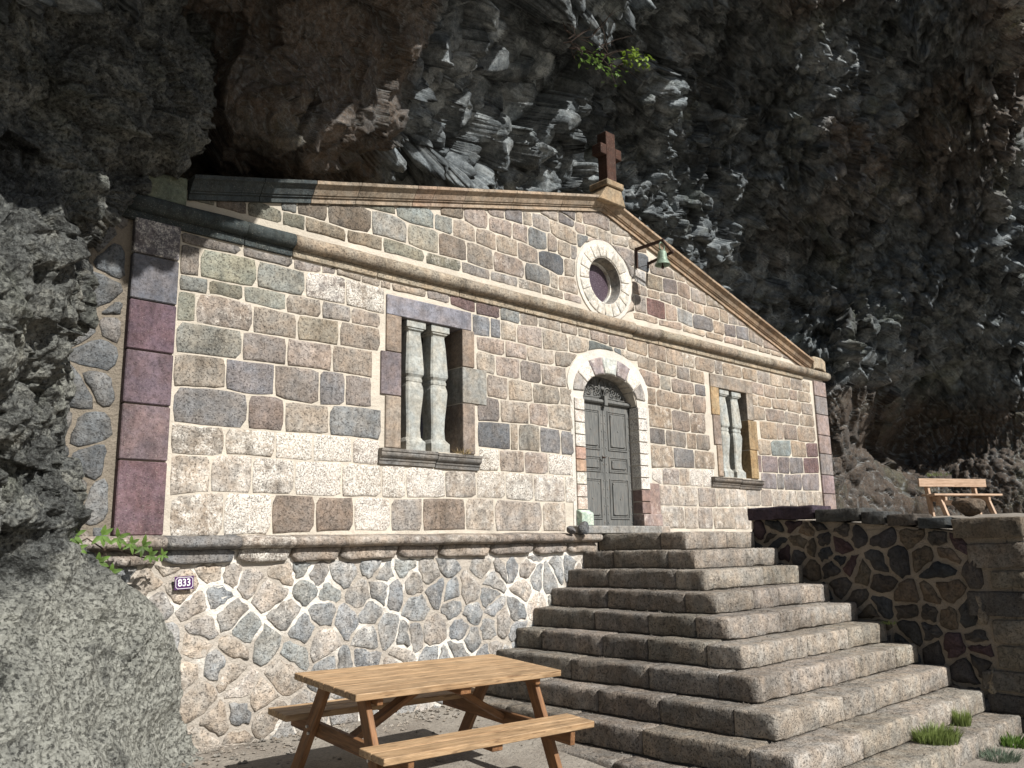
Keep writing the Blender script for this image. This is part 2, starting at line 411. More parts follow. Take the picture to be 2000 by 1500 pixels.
j18=[(1.70,1.95),(1.93,1.96),(2.49,1.94),(2.81,1.96),(3.11,1.96)]
j19=[(1.71,1.72),(2.25,1.71),(2.68,1.69),(3.06,1.71)]
j20=[(1.73,1.41),(2.09,1.41),(2.56,1.40),(3.05,1.41)]
j21=[(1.73,1.19),(2.25,1.18),(2.73,1.17),(3.23,1.17)]
j22=[(1.75,0.86),(2.27,0.89),(2.70,0.90),(3.20,0.91)]
j23=[(4.35,2.16),(4.53,2.15),(4.96,2.14),(5.45,2.18),(5.81,2.18),(6.27,2.19)]
j24=[(4.39,1.97),(4.75,1.97),(5.32,1.98),(5.78,1.97),(6.30,1.98)]
j25=[(4.35,1.73),(4.75,1.76),(5.03,1.76),(5.75,1.77),(6.30,1.78)]
j26=[(4.44,1.46),(4.83,1.46),(5.50,1.51),(5.98,1.50),(6.29,1.52)]
j27=[(4.43,1.20),(5.01,1.21),(5.83,1.24),(6.32,1.27)]
j28=[(4.42,0.93),(4.97,0.94),(5.35,0.94),(5.78,0.97),(6.31,1.00)]
j29=[(-4.57,2.90),(-3.95,3.05),(-3.69,3.01),(-3.48,3.02),(-3.20,3.02),(-3.00,3.00),(-2.69,3.03),(-2.24,3.03),(-2.00,3.00),(-1.51,3.01),(-1.06,2.99),(-0.62,3.00),(-0.23,2.99),(0.13,2.98),(0.14,2.98),(0.47,2.98),(1.54,2.97),(1.83,2.98),(2.22,2.96),(2.54,3.00),(2.86,2.96),(3.41,2.98),(3.71,2.98),(4.02,2.99),(4.37,3.00),(4.80,2.96),(5.40,2.95),(5.93,2.86)]
j30=[(-5.20,2.87),(7.00,2.87)]
j31=[(-2.71,3.29),(-2.39,3.31),(-2.24,3.26),(-1.89,3.28),(-1.61,3.27),(-1.44,3.26),(-1.30,3.27),(-1.00,3.24),(-0.65,3.24),(-0.49,3.21),(-0.29,3.24),(-0.08,3.19),(-0.08,3.20),(0.06,3.17),(0.42,3.21),(1.56,3.22),(1.83,3.23),(2.10,3.24),(2.39,3.23),(2.66,3.21),(2.91,3.19),(3.19,3.21),(3.46,3.19),(3.79,3.18),(4.11,3.21),(4.43,3.23),(4.81,3.10)]
j32=[(-1.89,3.50),(-1.86,3.47),(-1.61,3.48),(-1.45,3.50),(-1.28,3.45),(-1.10,3.48),(-0.97,3.46),(-0.72,3.46),(-0.47,3.45),(-0.28,3.42),(-0.13,3.45),(-0.12,3.44),(0.04,3.46),(0.15,3.43),(0.42,3.44),(1.57,3.41),(1.84,3.36),(2.19,3.37),(2.55,3.40),(2.90,3.37),(3.21,3.37),(3.62,3.40),(3.84,3.39),(4.12,3.32)]
j33=[(-1.12,3.72),(-1.08,3.65),(-0.82,3.67),(-0.55,3.68),(-0.38,3.70),(-0.11,3.68),(-0.06,3.70),(0.07,3.65),(0.29,3.64),(0.44,3.63),(1.59,3.61),(1.85,3.59),(2.23,3.60),(2.47,3.62),(2.77,3.63),(2.90,3.59),(3.29,3.58)]
j34=[(-0.54,3.87),(-0.37,3.87),(-0.37,3.88),(-0.19,3.91),(-0.04,3.87),(0.12,3.87),(0.39,3.87),(0.42,3.82),(0.64,3.83),(0.83,3.81),(1.48,3.86),(1.58,3.84),(1.88,3.87),(1.93,3.82),(2.50,3.76),(2.78,3.73)]
j35=[(0.10,4.03),(0.40,3.97),(0.52,3.97),(0.84,4.00),(1.06,3.99),(1.14,3.97),(1.49,4.02),(1.70,4.01)]
j36=[(-5.00,5.00),(7.00,5.00)]
ROWS=[('a1',j0,j1,[-4.62,-4.06,-3.55,-3.25,-3.09,-2.80,-2.57,-2.44,-1.98,-1.67,-1.30,-0.93,-0.61,-0.31,0.08,0.39,0.61,0.97,1.33,1.79,2.20,2.60,2.88,3.38,3.59,4.13,4.57,4.94,5.33,5.61,6.00,6.26]),
('A2',j1,j2,[-4.61,-4.44,-3.91,-3.42,-2.98,-2.51]),
('A3',j2,j3,[-4.61,-4.35,-4.03,-3.61,-3.24,-2.91,-2.56]),
('A4',j3,j4,[-4.61,-4.45,-3.93,-3.49,-3.04,-2.56]),
('A5',j4,j5,[-4.61,-4.02,-3.59,-3.11,-2.65]),
('A6',j5,j6,[-4.61,-4.16,-3.70,-3.24,-2.96,-2.66]),
('A7',j6,j7,[-4.60,-3.94,-3.59,-3.13,-2.54]),
('A8',j7,j8,[-4.60,-4.14,-3.67,-3.29,-2.87,-2.55]),
('b9',j8,j9,[-4.59,-4.25,-3.88,-3.47,-2.98,-2.53,-2.24,-1.74,-1.31,-0.89,-0.45,0.07,0.26]),
('b10',j9,j10,[-4.57,-4.12,-3.68,-3.25,-2.84,-2.42,-2.03,-1.47,-1.06,-0.32,0.07]),
('c9',j8,j9,[1.85,2.17,2.76,3.21,3.55,4.01,4.41,4.74,5.25,5.51,6.05,6.37]),
('c10',j9,j10,[1.89,2.42,2.73,3.10,3.65,4.07,4.56,5.05,5.56,6.00,6.35]),
('B2',j1,j11,[-1.35,-1.08,-0.92,-0.67,-0.25,0.21,0.58,1.07,1.22,1.56]),
('B3',j11,j12,[-1.29,-0.86,-0.51,-0.05,0.37]),
('B4',j12,j13,[-1.30,-1.01,-0.63,-0.28,0.15]),
('B5',j13,j14,[-1.15,-0.82,-0.43,0.03,0.20]),
('B6',j14,j15,[-1.29,-0.95,-0.50,-0.18,0.22]),
('B7',j15,j16,[-1.29,-0.80,-0.68,-0.33,0.02,0.22]),
('B8',j16,j8,[-1.28,-0.97,-0.59,-0.20,0.22]),
('C2',j1,j17,[1.55,1.96,2.42,2.74,3.10]),
('C3',j17,j18,[1.56,2.03,2.28,2.84,3.11]),
('C4',j18,j19,[1.67,1.92,2.48,2.77,3.10]),
('C5',j19,j20,[1.73,2.25,2.68,3.06]),
('C6',j20,j21,[1.73,2.08,2.57,2.80,3.14]),
('C7',j21,j22,[1.73,2.25,2.73,3.24]),
('C8',j22,j8,[1.73,1.97,2.35,2.59,2.90,3.20]),
('D2',j1,j23,[4.37,4.73,5.10,5.53,5.80,6.26]),
('D3',j23,j24,[4.37,4.53,4.95,5.43,5.90,6.29]),
('D4',j24,j25,[4.35,4.73,5.32,5.81,6.31]),
('D5',j25,j26,[4.53,5.04,5.25,5.69,6.31]),
('D6',j26,j27,[4.43,4.82,5.45,5.95,6.34]),
('D7',j27,j28,[4.41,4.51,5.00,5.35,5.81,6.33]),
('D8',j28,j8,[4.46,4.92,5.14,5.71,6.30]),
('g1',j29,j30,[-4.57,-4.33,-4.03,-3.68,-3.44,-2.98,-2.55,-2.00,-1.50,-1.07,-0.63,-0.24,0.15,0.15,0.48,0.75,1.51,2.06,2.62,3.20,3.68,4.22,4.66,5.05,5.40,5.89,6.24]),
('g2',j31,j29,[-3.70,-3.53,-3.20,-2.69,-2.24,-1.82,-1.42,-1.02,-0.52,-0.08,0.06,0.44,0.96,1.55,1.81,2.24,2.52,2.89,3.42,3.72,4.04,4.41,4.82,5.38]),
('g3',j32,j31,[-2.86,-2.39,-1.88,-1.62,-1.29,-0.97,-0.63,-0.28,0.17,0.43,0.97,1.52,1.70,1.84,2.13,2.40,2.64,2.76,2.95,3.19,3.61,3.85,4.12,4.41]),
('g4',j33,j32,[-1.80,-1.46,-1.09,-0.71,-0.45,-0.12,0.06,0.31,0.43,0.98,1.58,1.83,2.21,2.56,2.88,3.27,3.77]),
('g5',j34,j33,[-1.11,-0.83,-0.53,-0.37,-0.06,0.43,0.65,1.11,1.60,1.92,2.49,2.78,3.03]),
('g6',j35,j34,[-0.23,0.09,0.39,0.60,0.85,1.13,1.48,1.88]),
('g7',j36,j35,[0.10,0.42,0.55,1.10,1.52,1.93])]
CLIFF_NET=[[(-8.11,-2.24,5.29),(-7.51,-3.02,4.97),(-7.11,-3.5,4.81),(-6.96,-3.65,4.79),(-6.81,-3.79,4.8),(-6.64,-3.89,4.87),(-6.46,-3.95,5.01),(-6.35,-3.98,5.12),(-6.22,-3.99,5.27),(-6.08,-3.99,5.44),(-5.93,-3.99,5.64),(-5.77,-3.98,5.86),(-5.59,-3.97,6.1),(-5.39,-3.95,6.37),(-5.19,-3.95,6.64),(-4.97,-3.94,6.93),(-4.73,-3.95,7.23),(-4.55,-3.94,7.46),(-4.36,-3.92,7.74),(-4.13,-3.89,8.08),(-3.7,-3.8,8.74),(-3.17,-3.66,9.63),(-2.5,-3.48,10.73),(-1.7,-3.29,12.02),(-0.81,-3.11,13.41),(0.45,-2.96,15.22),(1.62,-2.97,16.71),(2.72,-3.1,17.93),(3.81,-3.33,19),(4.64,-3.53,19.77),(5.79,-3.85,20.81),(7.03,-4.21,21.89),(8.38,-4.61,23.05),(9.49,-4.94,24),(10.69,-5.3,25.03),(13.9,-6.28,27.76),(19.56,-8.1,32.45)],
[(-8.1,-1.53,4.92),(-7.42,-2.58,4.45),(-7,-3.2,4.18),(-6.85,-3.4,4.11),(-6.69,-3.58,4.07),(-6.54,-3.73,4.07),(-6.36,-3.81,4.15),(-6.24,-3.82,4.26),(-6.1,-3.81,4.41),(-5.95,-3.79,4.58),(-5.79,-3.78,4.76),(-5.62,-3.78,4.92),(-5.46,-3.79,5.07),(-5.29,-3.82,5.21),(-5.11,-3.86,5.35),(-4.92,-3.88,5.51),(-4.69,-3.88,5.74),(-4.5,-3.85,5.97),(-4.26,-3.79,6.27),(-3.97,-3.68,6.67),(-3.38,-3.43,7.54),(-2.56,-3.07,8.76),(-1.52,-2.63,10.28),(-0.44,-2.28,11.73),(0.32,-2.22,12.55),(1.02,-2.41,13.05),(1.61,-2.69,13.32),(2.38,-2.93,13.83),(3.26,-3.16,14.45),(4,-3.34,14.99),(5.13,-3.59,15.85),(6.42,-3.86,16.83),(7.86,-4.18,17.92),(9.05,-4.45,18.81),(10.33,-4.75,19.76),(13.71,-5.59,22.2),(19.71,-7.24,26.38)],
[(-8.1,-0.72,4.7),(-7.35,-2.02,4.16),(-6.9,-2.78,3.83),(-6.73,-2.98,3.8),(-6.55,-3.1,3.83),(-6.34,-3.15,3.96),(-6.11,-3.13,4.16),(-5.95,-3.11,4.3),(-5.78,-3.09,4.46),(-5.6,-3.06,4.63),(-5.4,-3.04,4.81),(-5.21,-3.04,4.96),(-5.02,-3.09,5.07),(-4.87,-3.19,5.11),(-4.72,-3.32,5.11),(-4.57,-3.43,5.14),(-4.38,-3.5,5.23),(-4.21,-3.51,5.36),(-3.99,-3.47,5.56),(-3.69,-3.37,5.9),(-3.01,-3.04,6.74),(-2.06,-2.57,7.92),(-0.99,-2.12,9.19),(-0.02,-1.85,10.22),(0.73,-1.81,10.85),(1.45,-1.99,11.27),(2.01,-2.3,11.45),(2.6,-2.61,11.65),(3.32,-2.89,11.98),(3.98,-3.08,12.34),(5.04,-3.32,12.99),(6.33,-3.56,13.81),(7.82,-3.83,14.78),(9.06,-4.06,15.57),(10.37,-4.32,16.39),(13.86,-5.08,18.53),(20.25,-6.6,22.33)],
[(-8.1,-0.24,4.57),(-7.3,-1.64,4.03),(-6.84,-2.5,3.67),(-6.66,-2.71,3.63),(-6.46,-2.82,3.69),(-6.24,-2.84,3.84),(-5.98,-2.8,4.06),(-5.8,-2.76,4.22),(-5.61,-2.71,4.39),(-5.41,-2.68,4.56),(-5.2,-2.66,4.72),(-5,-2.68,4.86),(-4.8,-2.73,4.96),(-4.61,-2.81,5.03),(-4.43,-2.91,5.08),(-4.24,-2.99,5.15),(-4,-3.05,5.27),(-3.81,-3.05,5.41),(-3.56,-3,5.63),(-3.22,-2.88,5.96),(-2.51,-2.56,6.74),(-1.53,-2.09,7.82),(-0.41,-1.62,8.99),(0.51,-1.41,9.82),(1.12,-1.48,10.2),(1.67,-1.78,10.36),(2.12,-2.14,10.4),(2.65,-2.48,10.5),(3.32,-2.78,10.75),(3.94,-2.97,11.04),(5,-3.19,11.63),(6.27,-3.42,12.35),(7.68,-3.68,13.15),(8.85,-3.91,13.82),(10.15,-4.15,14.56),(13.78,-4.85,16.61),(20.58,-6.28,20.34)],
[(-8.1,0.08,4.45),(-7.27,-1.33,3.95),(-6.79,-2.26,3.59),(-6.6,-2.49,3.55),(-6.39,-2.57,3.62),(-6.15,-2.57,3.78),(-5.87,-2.51,4.01),(-5.67,-2.45,4.18),(-5.46,-2.38,4.37),(-5.24,-2.33,4.56),(-5.01,-2.31,4.73),(-4.79,-2.31,4.87),(-4.57,-2.35,4.99),(-4.35,-2.41,5.09),(-4.12,-2.47,5.19),(-3.87,-2.52,5.32),(-3.58,-2.54,5.51),(-3.34,-2.52,5.68),(-3.06,-2.46,5.9),(-2.73,-2.37,6.19),(-2.09,-2.15,6.77),(-1.32,-1.88,7.48),(-0.48,-1.64,8.21),(0.29,-1.52,8.81),(0.91,-1.57,9.18),(1.51,-1.81,9.4),(2.01,-2.13,9.5),(2.61,-2.43,9.67),(3.37,-2.68,9.99),(4.05,-2.85,10.32),(5.13,-3.06,10.87),(6.27,-3.32,11.44),(7.5,-3.61,12.04),(8.58,-3.84,12.59),(9.85,-4.07,13.25),(13.66,-4.7,15.31),(20.88,-6.07,19.07)],
[(-8.1,0.38,4.32),(-7.24,-1.03,3.88),(-6.73,-1.97,3.55),(-6.53,-2.19,3.52),(-6.3,-2.22,3.64),(-6.03,-2.19,3.82),(-5.73,-2.13,4.05),(-5.51,-2.05,4.24),(-5.28,-1.96,4.44),(-5.04,-1.9,4.63),(-4.79,-1.88,4.8),(-4.55,-1.88,4.94),(-4.3,-1.91,5.07),(-4.05,-1.96,5.19),(-3.79,-2,5.32),(-3.49,-2.02,5.49),(-3.15,-2.02,5.7),(-2.89,-2,5.87),(-2.61,-1.96,6.07),(-2.29,-1.91,6.29),(-1.75,-1.81,6.69),(-1.13,-1.69,7.16),(-0.46,-1.59,7.63),(0.21,-1.54,8.07),(0.8,-1.59,8.4),(1.44,-1.8,8.65),(1.97,-2.1,8.77),(2.66,-2.34,9.02),(3.52,-2.55,9.41),(4.26,-2.7,9.76),(5.31,-2.92,10.24),(6.18,-3.25,10.56),(7.12,-3.6,10.89),(8.1,-3.83,11.34),(9.4,-4.04,11.98),(13.6,-4.57,14.18),(21.32,-5.87,18.01)],
[(-8.09,0.65,4.19),(-7.21,-0.74,3.8),(-6.67,-1.6,3.56),(-6.45,-1.77,3.58),(-6.19,-1.77,3.73),(-5.88,-1.69,3.95),(-5.54,-1.6,4.21),(-5.3,-1.52,4.39),(-5.06,-1.45,4.57),(-4.8,-1.41,4.74),(-4.55,-1.41,4.88),(-4.3,-1.44,5.01),(-4.04,-1.49,5.12),(-3.77,-1.53,5.25),(-3.47,-1.56,5.4),(-3.14,-1.57,5.58),(-2.76,-1.55,5.81),(-2.48,-1.53,5.98),(-2.19,-1.51,6.16),(-1.88,-1.49,6.35),(-1.39,-1.46,6.65),(-0.82,-1.41,6.99),(-0.23,-1.38,7.35),(0.38,-1.39,7.69),(0.96,-1.45,7.98),(1.62,-1.65,8.23),(2.22,-1.92,8.4),(2.92,-2.17,8.63),(3.74,-2.4,8.96),(4.39,-2.58,9.21),(5.21,-2.88,9.48),(5.84,-3.27,9.59),(6.55,-3.65,9.75),(7.45,-3.87,10.12),(8.86,-4.03,10.82),(13.68,-4.44,13.29),(21.85,-5.68,17.13)],
[(-8.08,0.96,3.99),(-7.17,-0.36,3.69),(-6.58,-1.04,3.6),(-6.31,-1.12,3.69),(-6.01,-1.05,3.88),(-5.65,-0.91,4.15),(-5.25,-0.78,4.43),(-4.99,-0.71,4.6),(-4.73,-0.69,4.75),(-4.48,-0.72,4.86),(-4.23,-0.8,4.94),(-3.99,-0.89,5.01),(-3.72,-0.97,5.1),(-3.43,-1.02,5.22),(-3.11,-1.05,5.37),(-2.73,-1.04,5.57),(-2.29,-0.98,5.83),(-1.96,-0.92,6.04),(-1.61,-0.87,6.25),(-1.24,-0.82,6.47),(-0.69,-0.78,6.77),(-0.14,-0.79,7.05),(0.4,-0.84,7.29),(0.94,-0.93,7.52),(1.49,-1.05,7.73),(2.17,-1.26,7.96),(2.81,-1.54,8.13),(3.45,-1.84,8.28),(4.15,-2.15,8.46),(4.66,-2.4,8.58),(5.2,-2.79,8.63),(5.52,-3.26,8.52),(5.88,-3.71,8.45),(6.63,-3.94,8.7),(8.33,-4.01,9.53),(14.16,-4.22,12.4),(22.56,-5.43,16.02)],
[(-8.06,1.17,3.79),(-7.14,-0.06,3.56),(-6.5,-0.59,3.58),(-6.2,-0.6,3.72),(-5.86,-0.49,3.94),(-5.46,-0.3,4.23),(-5.03,-0.19,4.49),(-4.76,-0.14,4.64),(-4.49,-0.15,4.77),(-4.26,-0.27,4.81),(-4.03,-0.42,4.84),(-3.78,-0.54,4.89),(-3.52,-0.64,4.96),(-3.22,-0.7,5.07),(-2.88,-0.72,5.22),(-2.47,-0.7,5.42),(-1.98,-0.6,5.71),(-1.58,-0.48,5.96),(-1.14,-0.35,6.24),(-0.68,-0.23,6.52),(-0.02,-0.13,6.88),(0.54,-0.18,7.12),(1.02,-0.32,7.27),(1.5,-0.48,7.41),(2.04,-0.63,7.59),(2.76,-0.86,7.81),(3.38,-1.18,7.92),(3.94,-1.55,8),(4.58,-1.9,8.11),(5.07,-2.17,8.19),(5.57,-2.6,8.2),(5.75,-3.13,8.01),(5.96,-3.62,7.85),(6.7,-3.84,8.08),(8.45,-3.9,8.87),(14.62,-4.04,11.71),(23.01,-5.24,15.03)],
[(-8.04,1.26,3.64),(-7.11,0.11,3.47),(-6.45,-0.34,3.54),(-6.14,-0.32,3.69),(-5.78,-0.19,3.91),(-5.37,-0.03,4.18),(-4.94,0.06,4.41),(-4.67,0.07,4.54),(-4.41,0.01,4.63),(-4.18,-0.13,4.65),(-3.95,-0.28,4.68),(-3.7,-0.39,4.74),(-3.42,-0.49,4.81),(-3.12,-0.55,4.92),(-2.77,-0.57,5.06),(-2.36,-0.56,5.25),(-1.85,-0.45,5.53),(-1.42,-0.29,5.81),(-0.9,-0.09,6.14),(-0.38,0.09,6.46),(0.35,0.23,6.86),(0.92,0.17,7.08),(1.35,-0.03,7.18),(1.81,-0.23,7.28),(2.37,-0.38,7.46),(3.14,-0.6,7.68),(3.73,-0.96,7.76),(4.24,-1.37,7.78),(4.85,-1.75,7.87),(5.37,-2.01,7.97),(5.96,-2.42,8.02),(6.1,-2.97,7.81),(6.27,-3.49,7.62),(7,-3.73,7.82),(8.64,-3.81,8.52),(14.61,-3.96,11.1),(23.2,-5.12,14.35)],
[(-8.03,1.33,3.47),(-7.09,0.26,3.36),(-6.4,-0.11,3.47),(-6.08,-0.08,3.62),(-5.71,0.04,3.83),(-5.3,0.18,4.07),(-4.87,0.21,4.27),(-4.62,0.16,4.35),(-4.38,0.05,4.39),(-4.16,-0.12,4.41),(-3.91,-0.23,4.46),(-3.64,-0.3,4.54),(-3.35,-0.38,4.62),(-3.04,-0.44,4.73),(-2.68,-0.46,4.87),(-2.28,-0.45,5.04),(-1.8,-0.38,5.28),(-1.36,-0.22,5.54),(-0.77,0.06,5.92),(-0.19,0.29,6.27),(0.59,0.47,6.69),(1.19,0.42,6.92),(1.62,0.2,6.99),(2.07,-0.02,7.08),(2.66,-0.15,7.26),(3.49,-0.35,7.52),(4.05,-0.75,7.56),(4.48,-1.21,7.52),(5.09,-1.6,7.59),(5.66,-1.85,7.71),(6.37,-2.24,7.82),(6.51,-2.8,7.61),(6.64,-3.35,7.41),(7.29,-3.61,7.56),(8.83,-3.71,8.15),(14.48,-3.9,10.44),(23.31,-5,13.63)],
[(-8.01,1.37,3.3),(-7.06,0.4,3.23),(-6.36,0.08,3.37),(-6.03,0.12,3.52),(-5.65,0.23,3.72),(-5.24,0.33,3.92),(-4.83,0.3,4.07),(-4.6,0.19,4.12),(-4.39,0,4.11),(-4.18,-0.18,4.11),(-3.91,-0.25,4.19),(-3.6,-0.25,4.31),(-3.3,-0.31,4.4),(-2.98,-0.36,4.51),(-2.61,-0.36,4.65),(-2.2,-0.34,4.83),(-1.73,-0.29,5.04),(-1.34,-0.2,5.23),(-0.74,0.1,5.6),(-0.12,0.37,5.97),(0.73,0.62,6.42),(1.39,0.62,6.68),(1.82,0.38,6.74),(2.24,0.14,6.8),(2.89,0.03,7.01),(3.82,-0.12,7.31),(4.32,-0.57,7.3),(4.68,-1.08,7.21),(5.27,-1.48,7.27),(5.9,-1.72,7.41),(6.64,-2.1,7.53),(6.86,-2.65,7.37),(7.03,-3.2,7.19),(7.67,-3.47,7.32),(9.06,-3.61,7.8),(14.4,-3.84,9.82),(23.38,-4.89,12.89)],
[(-7.99,1.41,3.12),(-7.04,0.52,3.09),(-6.32,0.24,3.24),(-5.98,0.28,3.39),(-5.6,0.39,3.57),(-5.19,0.46,3.76),(-4.78,0.39,3.88),(-4.57,0.23,3.89),(-4.38,-0.01,3.86),(-4.19,-0.23,3.83),(-3.94,-0.32,3.89),(-3.59,-0.25,4.05),(-3.29,-0.3,4.14),(-2.94,-0.29,4.27),(-2.53,-0.25,4.44),(-2.07,-0.17,4.65),(-1.51,-0.02,4.92),(-1.05,0.14,5.15),(-0.58,0.29,5.4),(-0.02,0.48,5.69),(0.85,0.75,6.12),(1.58,0.8,6.42),(2.03,0.58,6.49),(2.39,0.27,6.49),(3.07,0.19,6.71),(4.03,0.04,7),(4.5,-0.43,6.97),(4.83,-0.97,6.87),(5.44,-1.37,6.93),(6.1,-1.59,7.07),(6.88,-1.96,7.21),(7.19,-2.5,7.09),(7.4,-3.05,6.94),(8.02,-3.34,7.04),(9.31,-3.5,7.46),(14.43,-3.76,9.24),(23.43,-4.78,12.15)],
[(-7.97,1.42,2.97),(-7.02,0.6,2.97),(-6.29,0.35,3.13),(-5.95,0.39,3.27),(-5.57,0.49,3.44),(-5.15,0.57,3.62),(-4.73,0.5,3.74),(-4.52,0.33,3.75),(-4.33,0.08,3.71),(-4.17,-0.2,3.66),(-3.96,-0.37,3.66),(-3.64,-0.34,3.79),(-3.28,-0.3,3.93),(-2.89,-0.23,4.09),(-2.45,-0.14,4.29),(-1.97,-0.04,4.49),(-1.37,0.15,4.78),(-0.91,0.3,5),(-0.45,0.43,5.21),(0.06,0.58,5.46),(0.92,0.82,5.86),(1.72,0.94,6.18),(2.25,0.78,6.31),(2.61,0.46,6.3),(3.22,0.31,6.46),(4.08,0.11,6.68),(4.58,-0.35,6.67),(4.92,-0.89,6.57),(5.56,-1.28,6.64),(6.26,-1.49,6.8),(7.12,-1.84,6.96),(7.46,-2.38,6.86),(7.66,-2.94,6.71),(8.24,-3.24,6.79),(9.52,-3.41,7.17),(14.53,-3.68,8.82),(23.47,-4.7,11.56)],
[(-7.95,1.43,2.83),(-7,0.66,2.85),(-6.27,0.44,3),(-5.92,0.48,3.13),(-5.53,0.58,3.3),(-5.1,0.67,3.48),(-4.67,0.65,3.62),(-4.43,0.53,3.65),(-4.22,0.33,3.64),(-4.04,0.06,3.6),(-3.89,-0.26,3.53),(-3.6,-0.29,3.61),(-3.19,-0.15,3.8),(-2.78,-0.07,3.97),(-2.31,0.06,4.17),(-1.85,0.11,4.35),(-1.29,0.25,4.59),(-0.84,0.39,4.79),(-0.36,0.53,5),(0.14,0.66,5.22),(0.96,0.87,5.57),(1.78,1.01,5.89),(2.39,0.91,6.06),(2.8,0.62,6.08),(3.34,0.42,6.19),(4.14,0.17,6.36),(4.66,-0.28,6.36),(5.01,-0.81,6.27),(5.67,-1.2,6.34),(6.44,-1.38,6.53),(7.38,-1.71,6.72),(7.72,-2.26,6.62),(7.9,-2.83,6.46),(8.45,-3.15,6.52),(9.75,-3.32,6.89),(14.7,-3.6,8.42),(23.51,-4.61,10.96)],
[(-7.94,1.44,2.71),(-6.99,0.71,2.75),(-6.25,0.49,2.9),(-5.9,0.53,3.03),(-5.51,0.63,3.19),(-5.07,0.75,3.37),(-4.61,0.8,3.54),(-4.34,0.74,3.6),(-4.08,0.65,3.65),(-3.82,0.54,3.69),(-3.7,0.11,3.57),(-3.45,-0.02,3.6),(-2.99,0.18,3.82),(-2.59,0.22,3.96),(-2.1,0.34,4.16),(-1.7,0.31,4.28),(-1.2,0.35,4.45),(-0.75,0.49,4.65),(-0.27,0.63,4.85),(0.2,0.74,5.04),(0.97,0.89,5.34),(1.77,1.01,5.64),(2.41,0.94,5.82),(2.87,0.69,5.88),(3.41,0.49,5.97),(4.19,0.22,6.12),(4.74,-0.21,6.14),(5.11,-0.74,6.06),(5.79,-1.12,6.14),(6.59,-1.29,6.33),(7.56,-1.61,6.52),(7.91,-2.17,6.42),(8.1,-2.75,6.27),(8.64,-3.07,6.32),(9.95,-3.24,6.68),(14.86,-3.53,8.14),(23.54,-4.54,10.52)],
[(-7.92,1.44,2.6),(-6.98,0.75,2.64),(-6.23,0.54,2.79),(-5.88,0.57,2.91),(-5.49,0.68,3.07),(-5.04,0.83,3.26),(-4.55,0.95,3.45),(-4.24,0.97,3.55),(-3.91,1.04,3.68),(-3.5,1.21,3.86),(-3.36,0.77,3.75),(-3.15,0.51,3.72),(-2.64,0.76,3.97),(-2.27,0.71,4.06),(-1.79,0.78,4.23),(-1.44,0.64,4.29),(-1.04,0.55,4.37),(-0.59,0.68,4.56),(-0.14,0.78,4.73),(0.29,0.83,4.88),(0.98,0.91,5.12),(1.75,1.01,5.38),(2.41,0.95,5.56),(2.91,0.73,5.64),(3.46,0.54,5.74),(4.25,0.28,5.89),(4.86,-0.12,5.93),(5.29,-0.63,5.88),(5.98,-1.01,5.96),(6.77,-1.19,6.13),(7.69,-1.53,6.29),(8.07,-2.08,6.22),(8.31,-2.66,6.08),(8.89,-2.98,6.15),(10.19,-3.15,6.48),(15.04,-3.45,7.85),(23.57,-4.48,10.08)],
[(-7.9,1.45,2.45),(-6.96,0.79,2.5),(-6.21,0.59,2.65),(-5.86,0.62,2.76),(-5.46,0.73,2.91),(-5,0.92,3.1),(-4.47,1.14,3.33),(-4.11,1.28,3.48),(-3.69,1.52,3.67),(-3.22,1.8,3.9),(-2.97,1.54,3.89),(-2.7,1.31,3.89),(-2.22,1.44,4.07),(-1.84,1.36,4.15),(-1.38,1.36,4.28),(-1.05,1.15,4.31),(-0.69,0.97,4.35),(-0.31,1.01,4.47),(0.08,1.02,4.58),(0.44,1,4.68),(1.02,0.96,4.83),(1.75,1.02,5.06),(2.4,0.96,5.23),(2.93,0.77,5.31),(3.52,0.6,5.42),(4.35,0.36,5.58),(5.07,0.02,5.67),(5.65,-0.41,5.69),(6.36,-0.8,5.76),(7.06,-1.04,5.89),(7.89,-1.42,5.99),(8.28,-1.98,5.92),(8.59,-2.54,5.82),(9.22,-2.85,5.9),(10.5,-3.03,6.2),(15.26,-3.36,7.45),(23.59,-4.39,9.48)],
[(-7.88,1.45,2.23),(-6.93,0.84,2.29),(-6.18,0.64,2.42),(-5.83,0.66,2.51),(-5.43,0.78,2.65),(-4.95,1.02,2.85),(-4.38,1.34,3.09),(-3.98,1.58,3.27),(-3.53,1.87,3.47),(-3.07,2.08,3.65),(-2.7,2.04,3.74),(-2.34,1.94,3.8),(-1.91,1.94,3.91),(-1.47,1.92,4.02),(-1.03,1.85,4.11),(-0.65,1.68,4.15),(-0.26,1.49,4.2),(0.04,1.42,4.25),(0.36,1.35,4.31),(0.69,1.27,4.37),(1.22,1.17,4.48),(1.83,1.11,4.62),(2.44,1.02,4.75),(3.02,0.87,4.85),(3.62,0.7,4.95),(4.51,0.51,5.12),(5.46,0.29,5.3),(6.33,-0.02,5.43),(7,-0.46,5.47),(7.55,-0.78,5.52),(8.23,-1.24,5.55),(8.61,-1.81,5.48),(8.95,-2.37,5.39),(9.6,-2.69,5.46),(10.84,-2.88,5.73),(15.43,-3.24,6.8),(23.61,-4.26,8.59)],
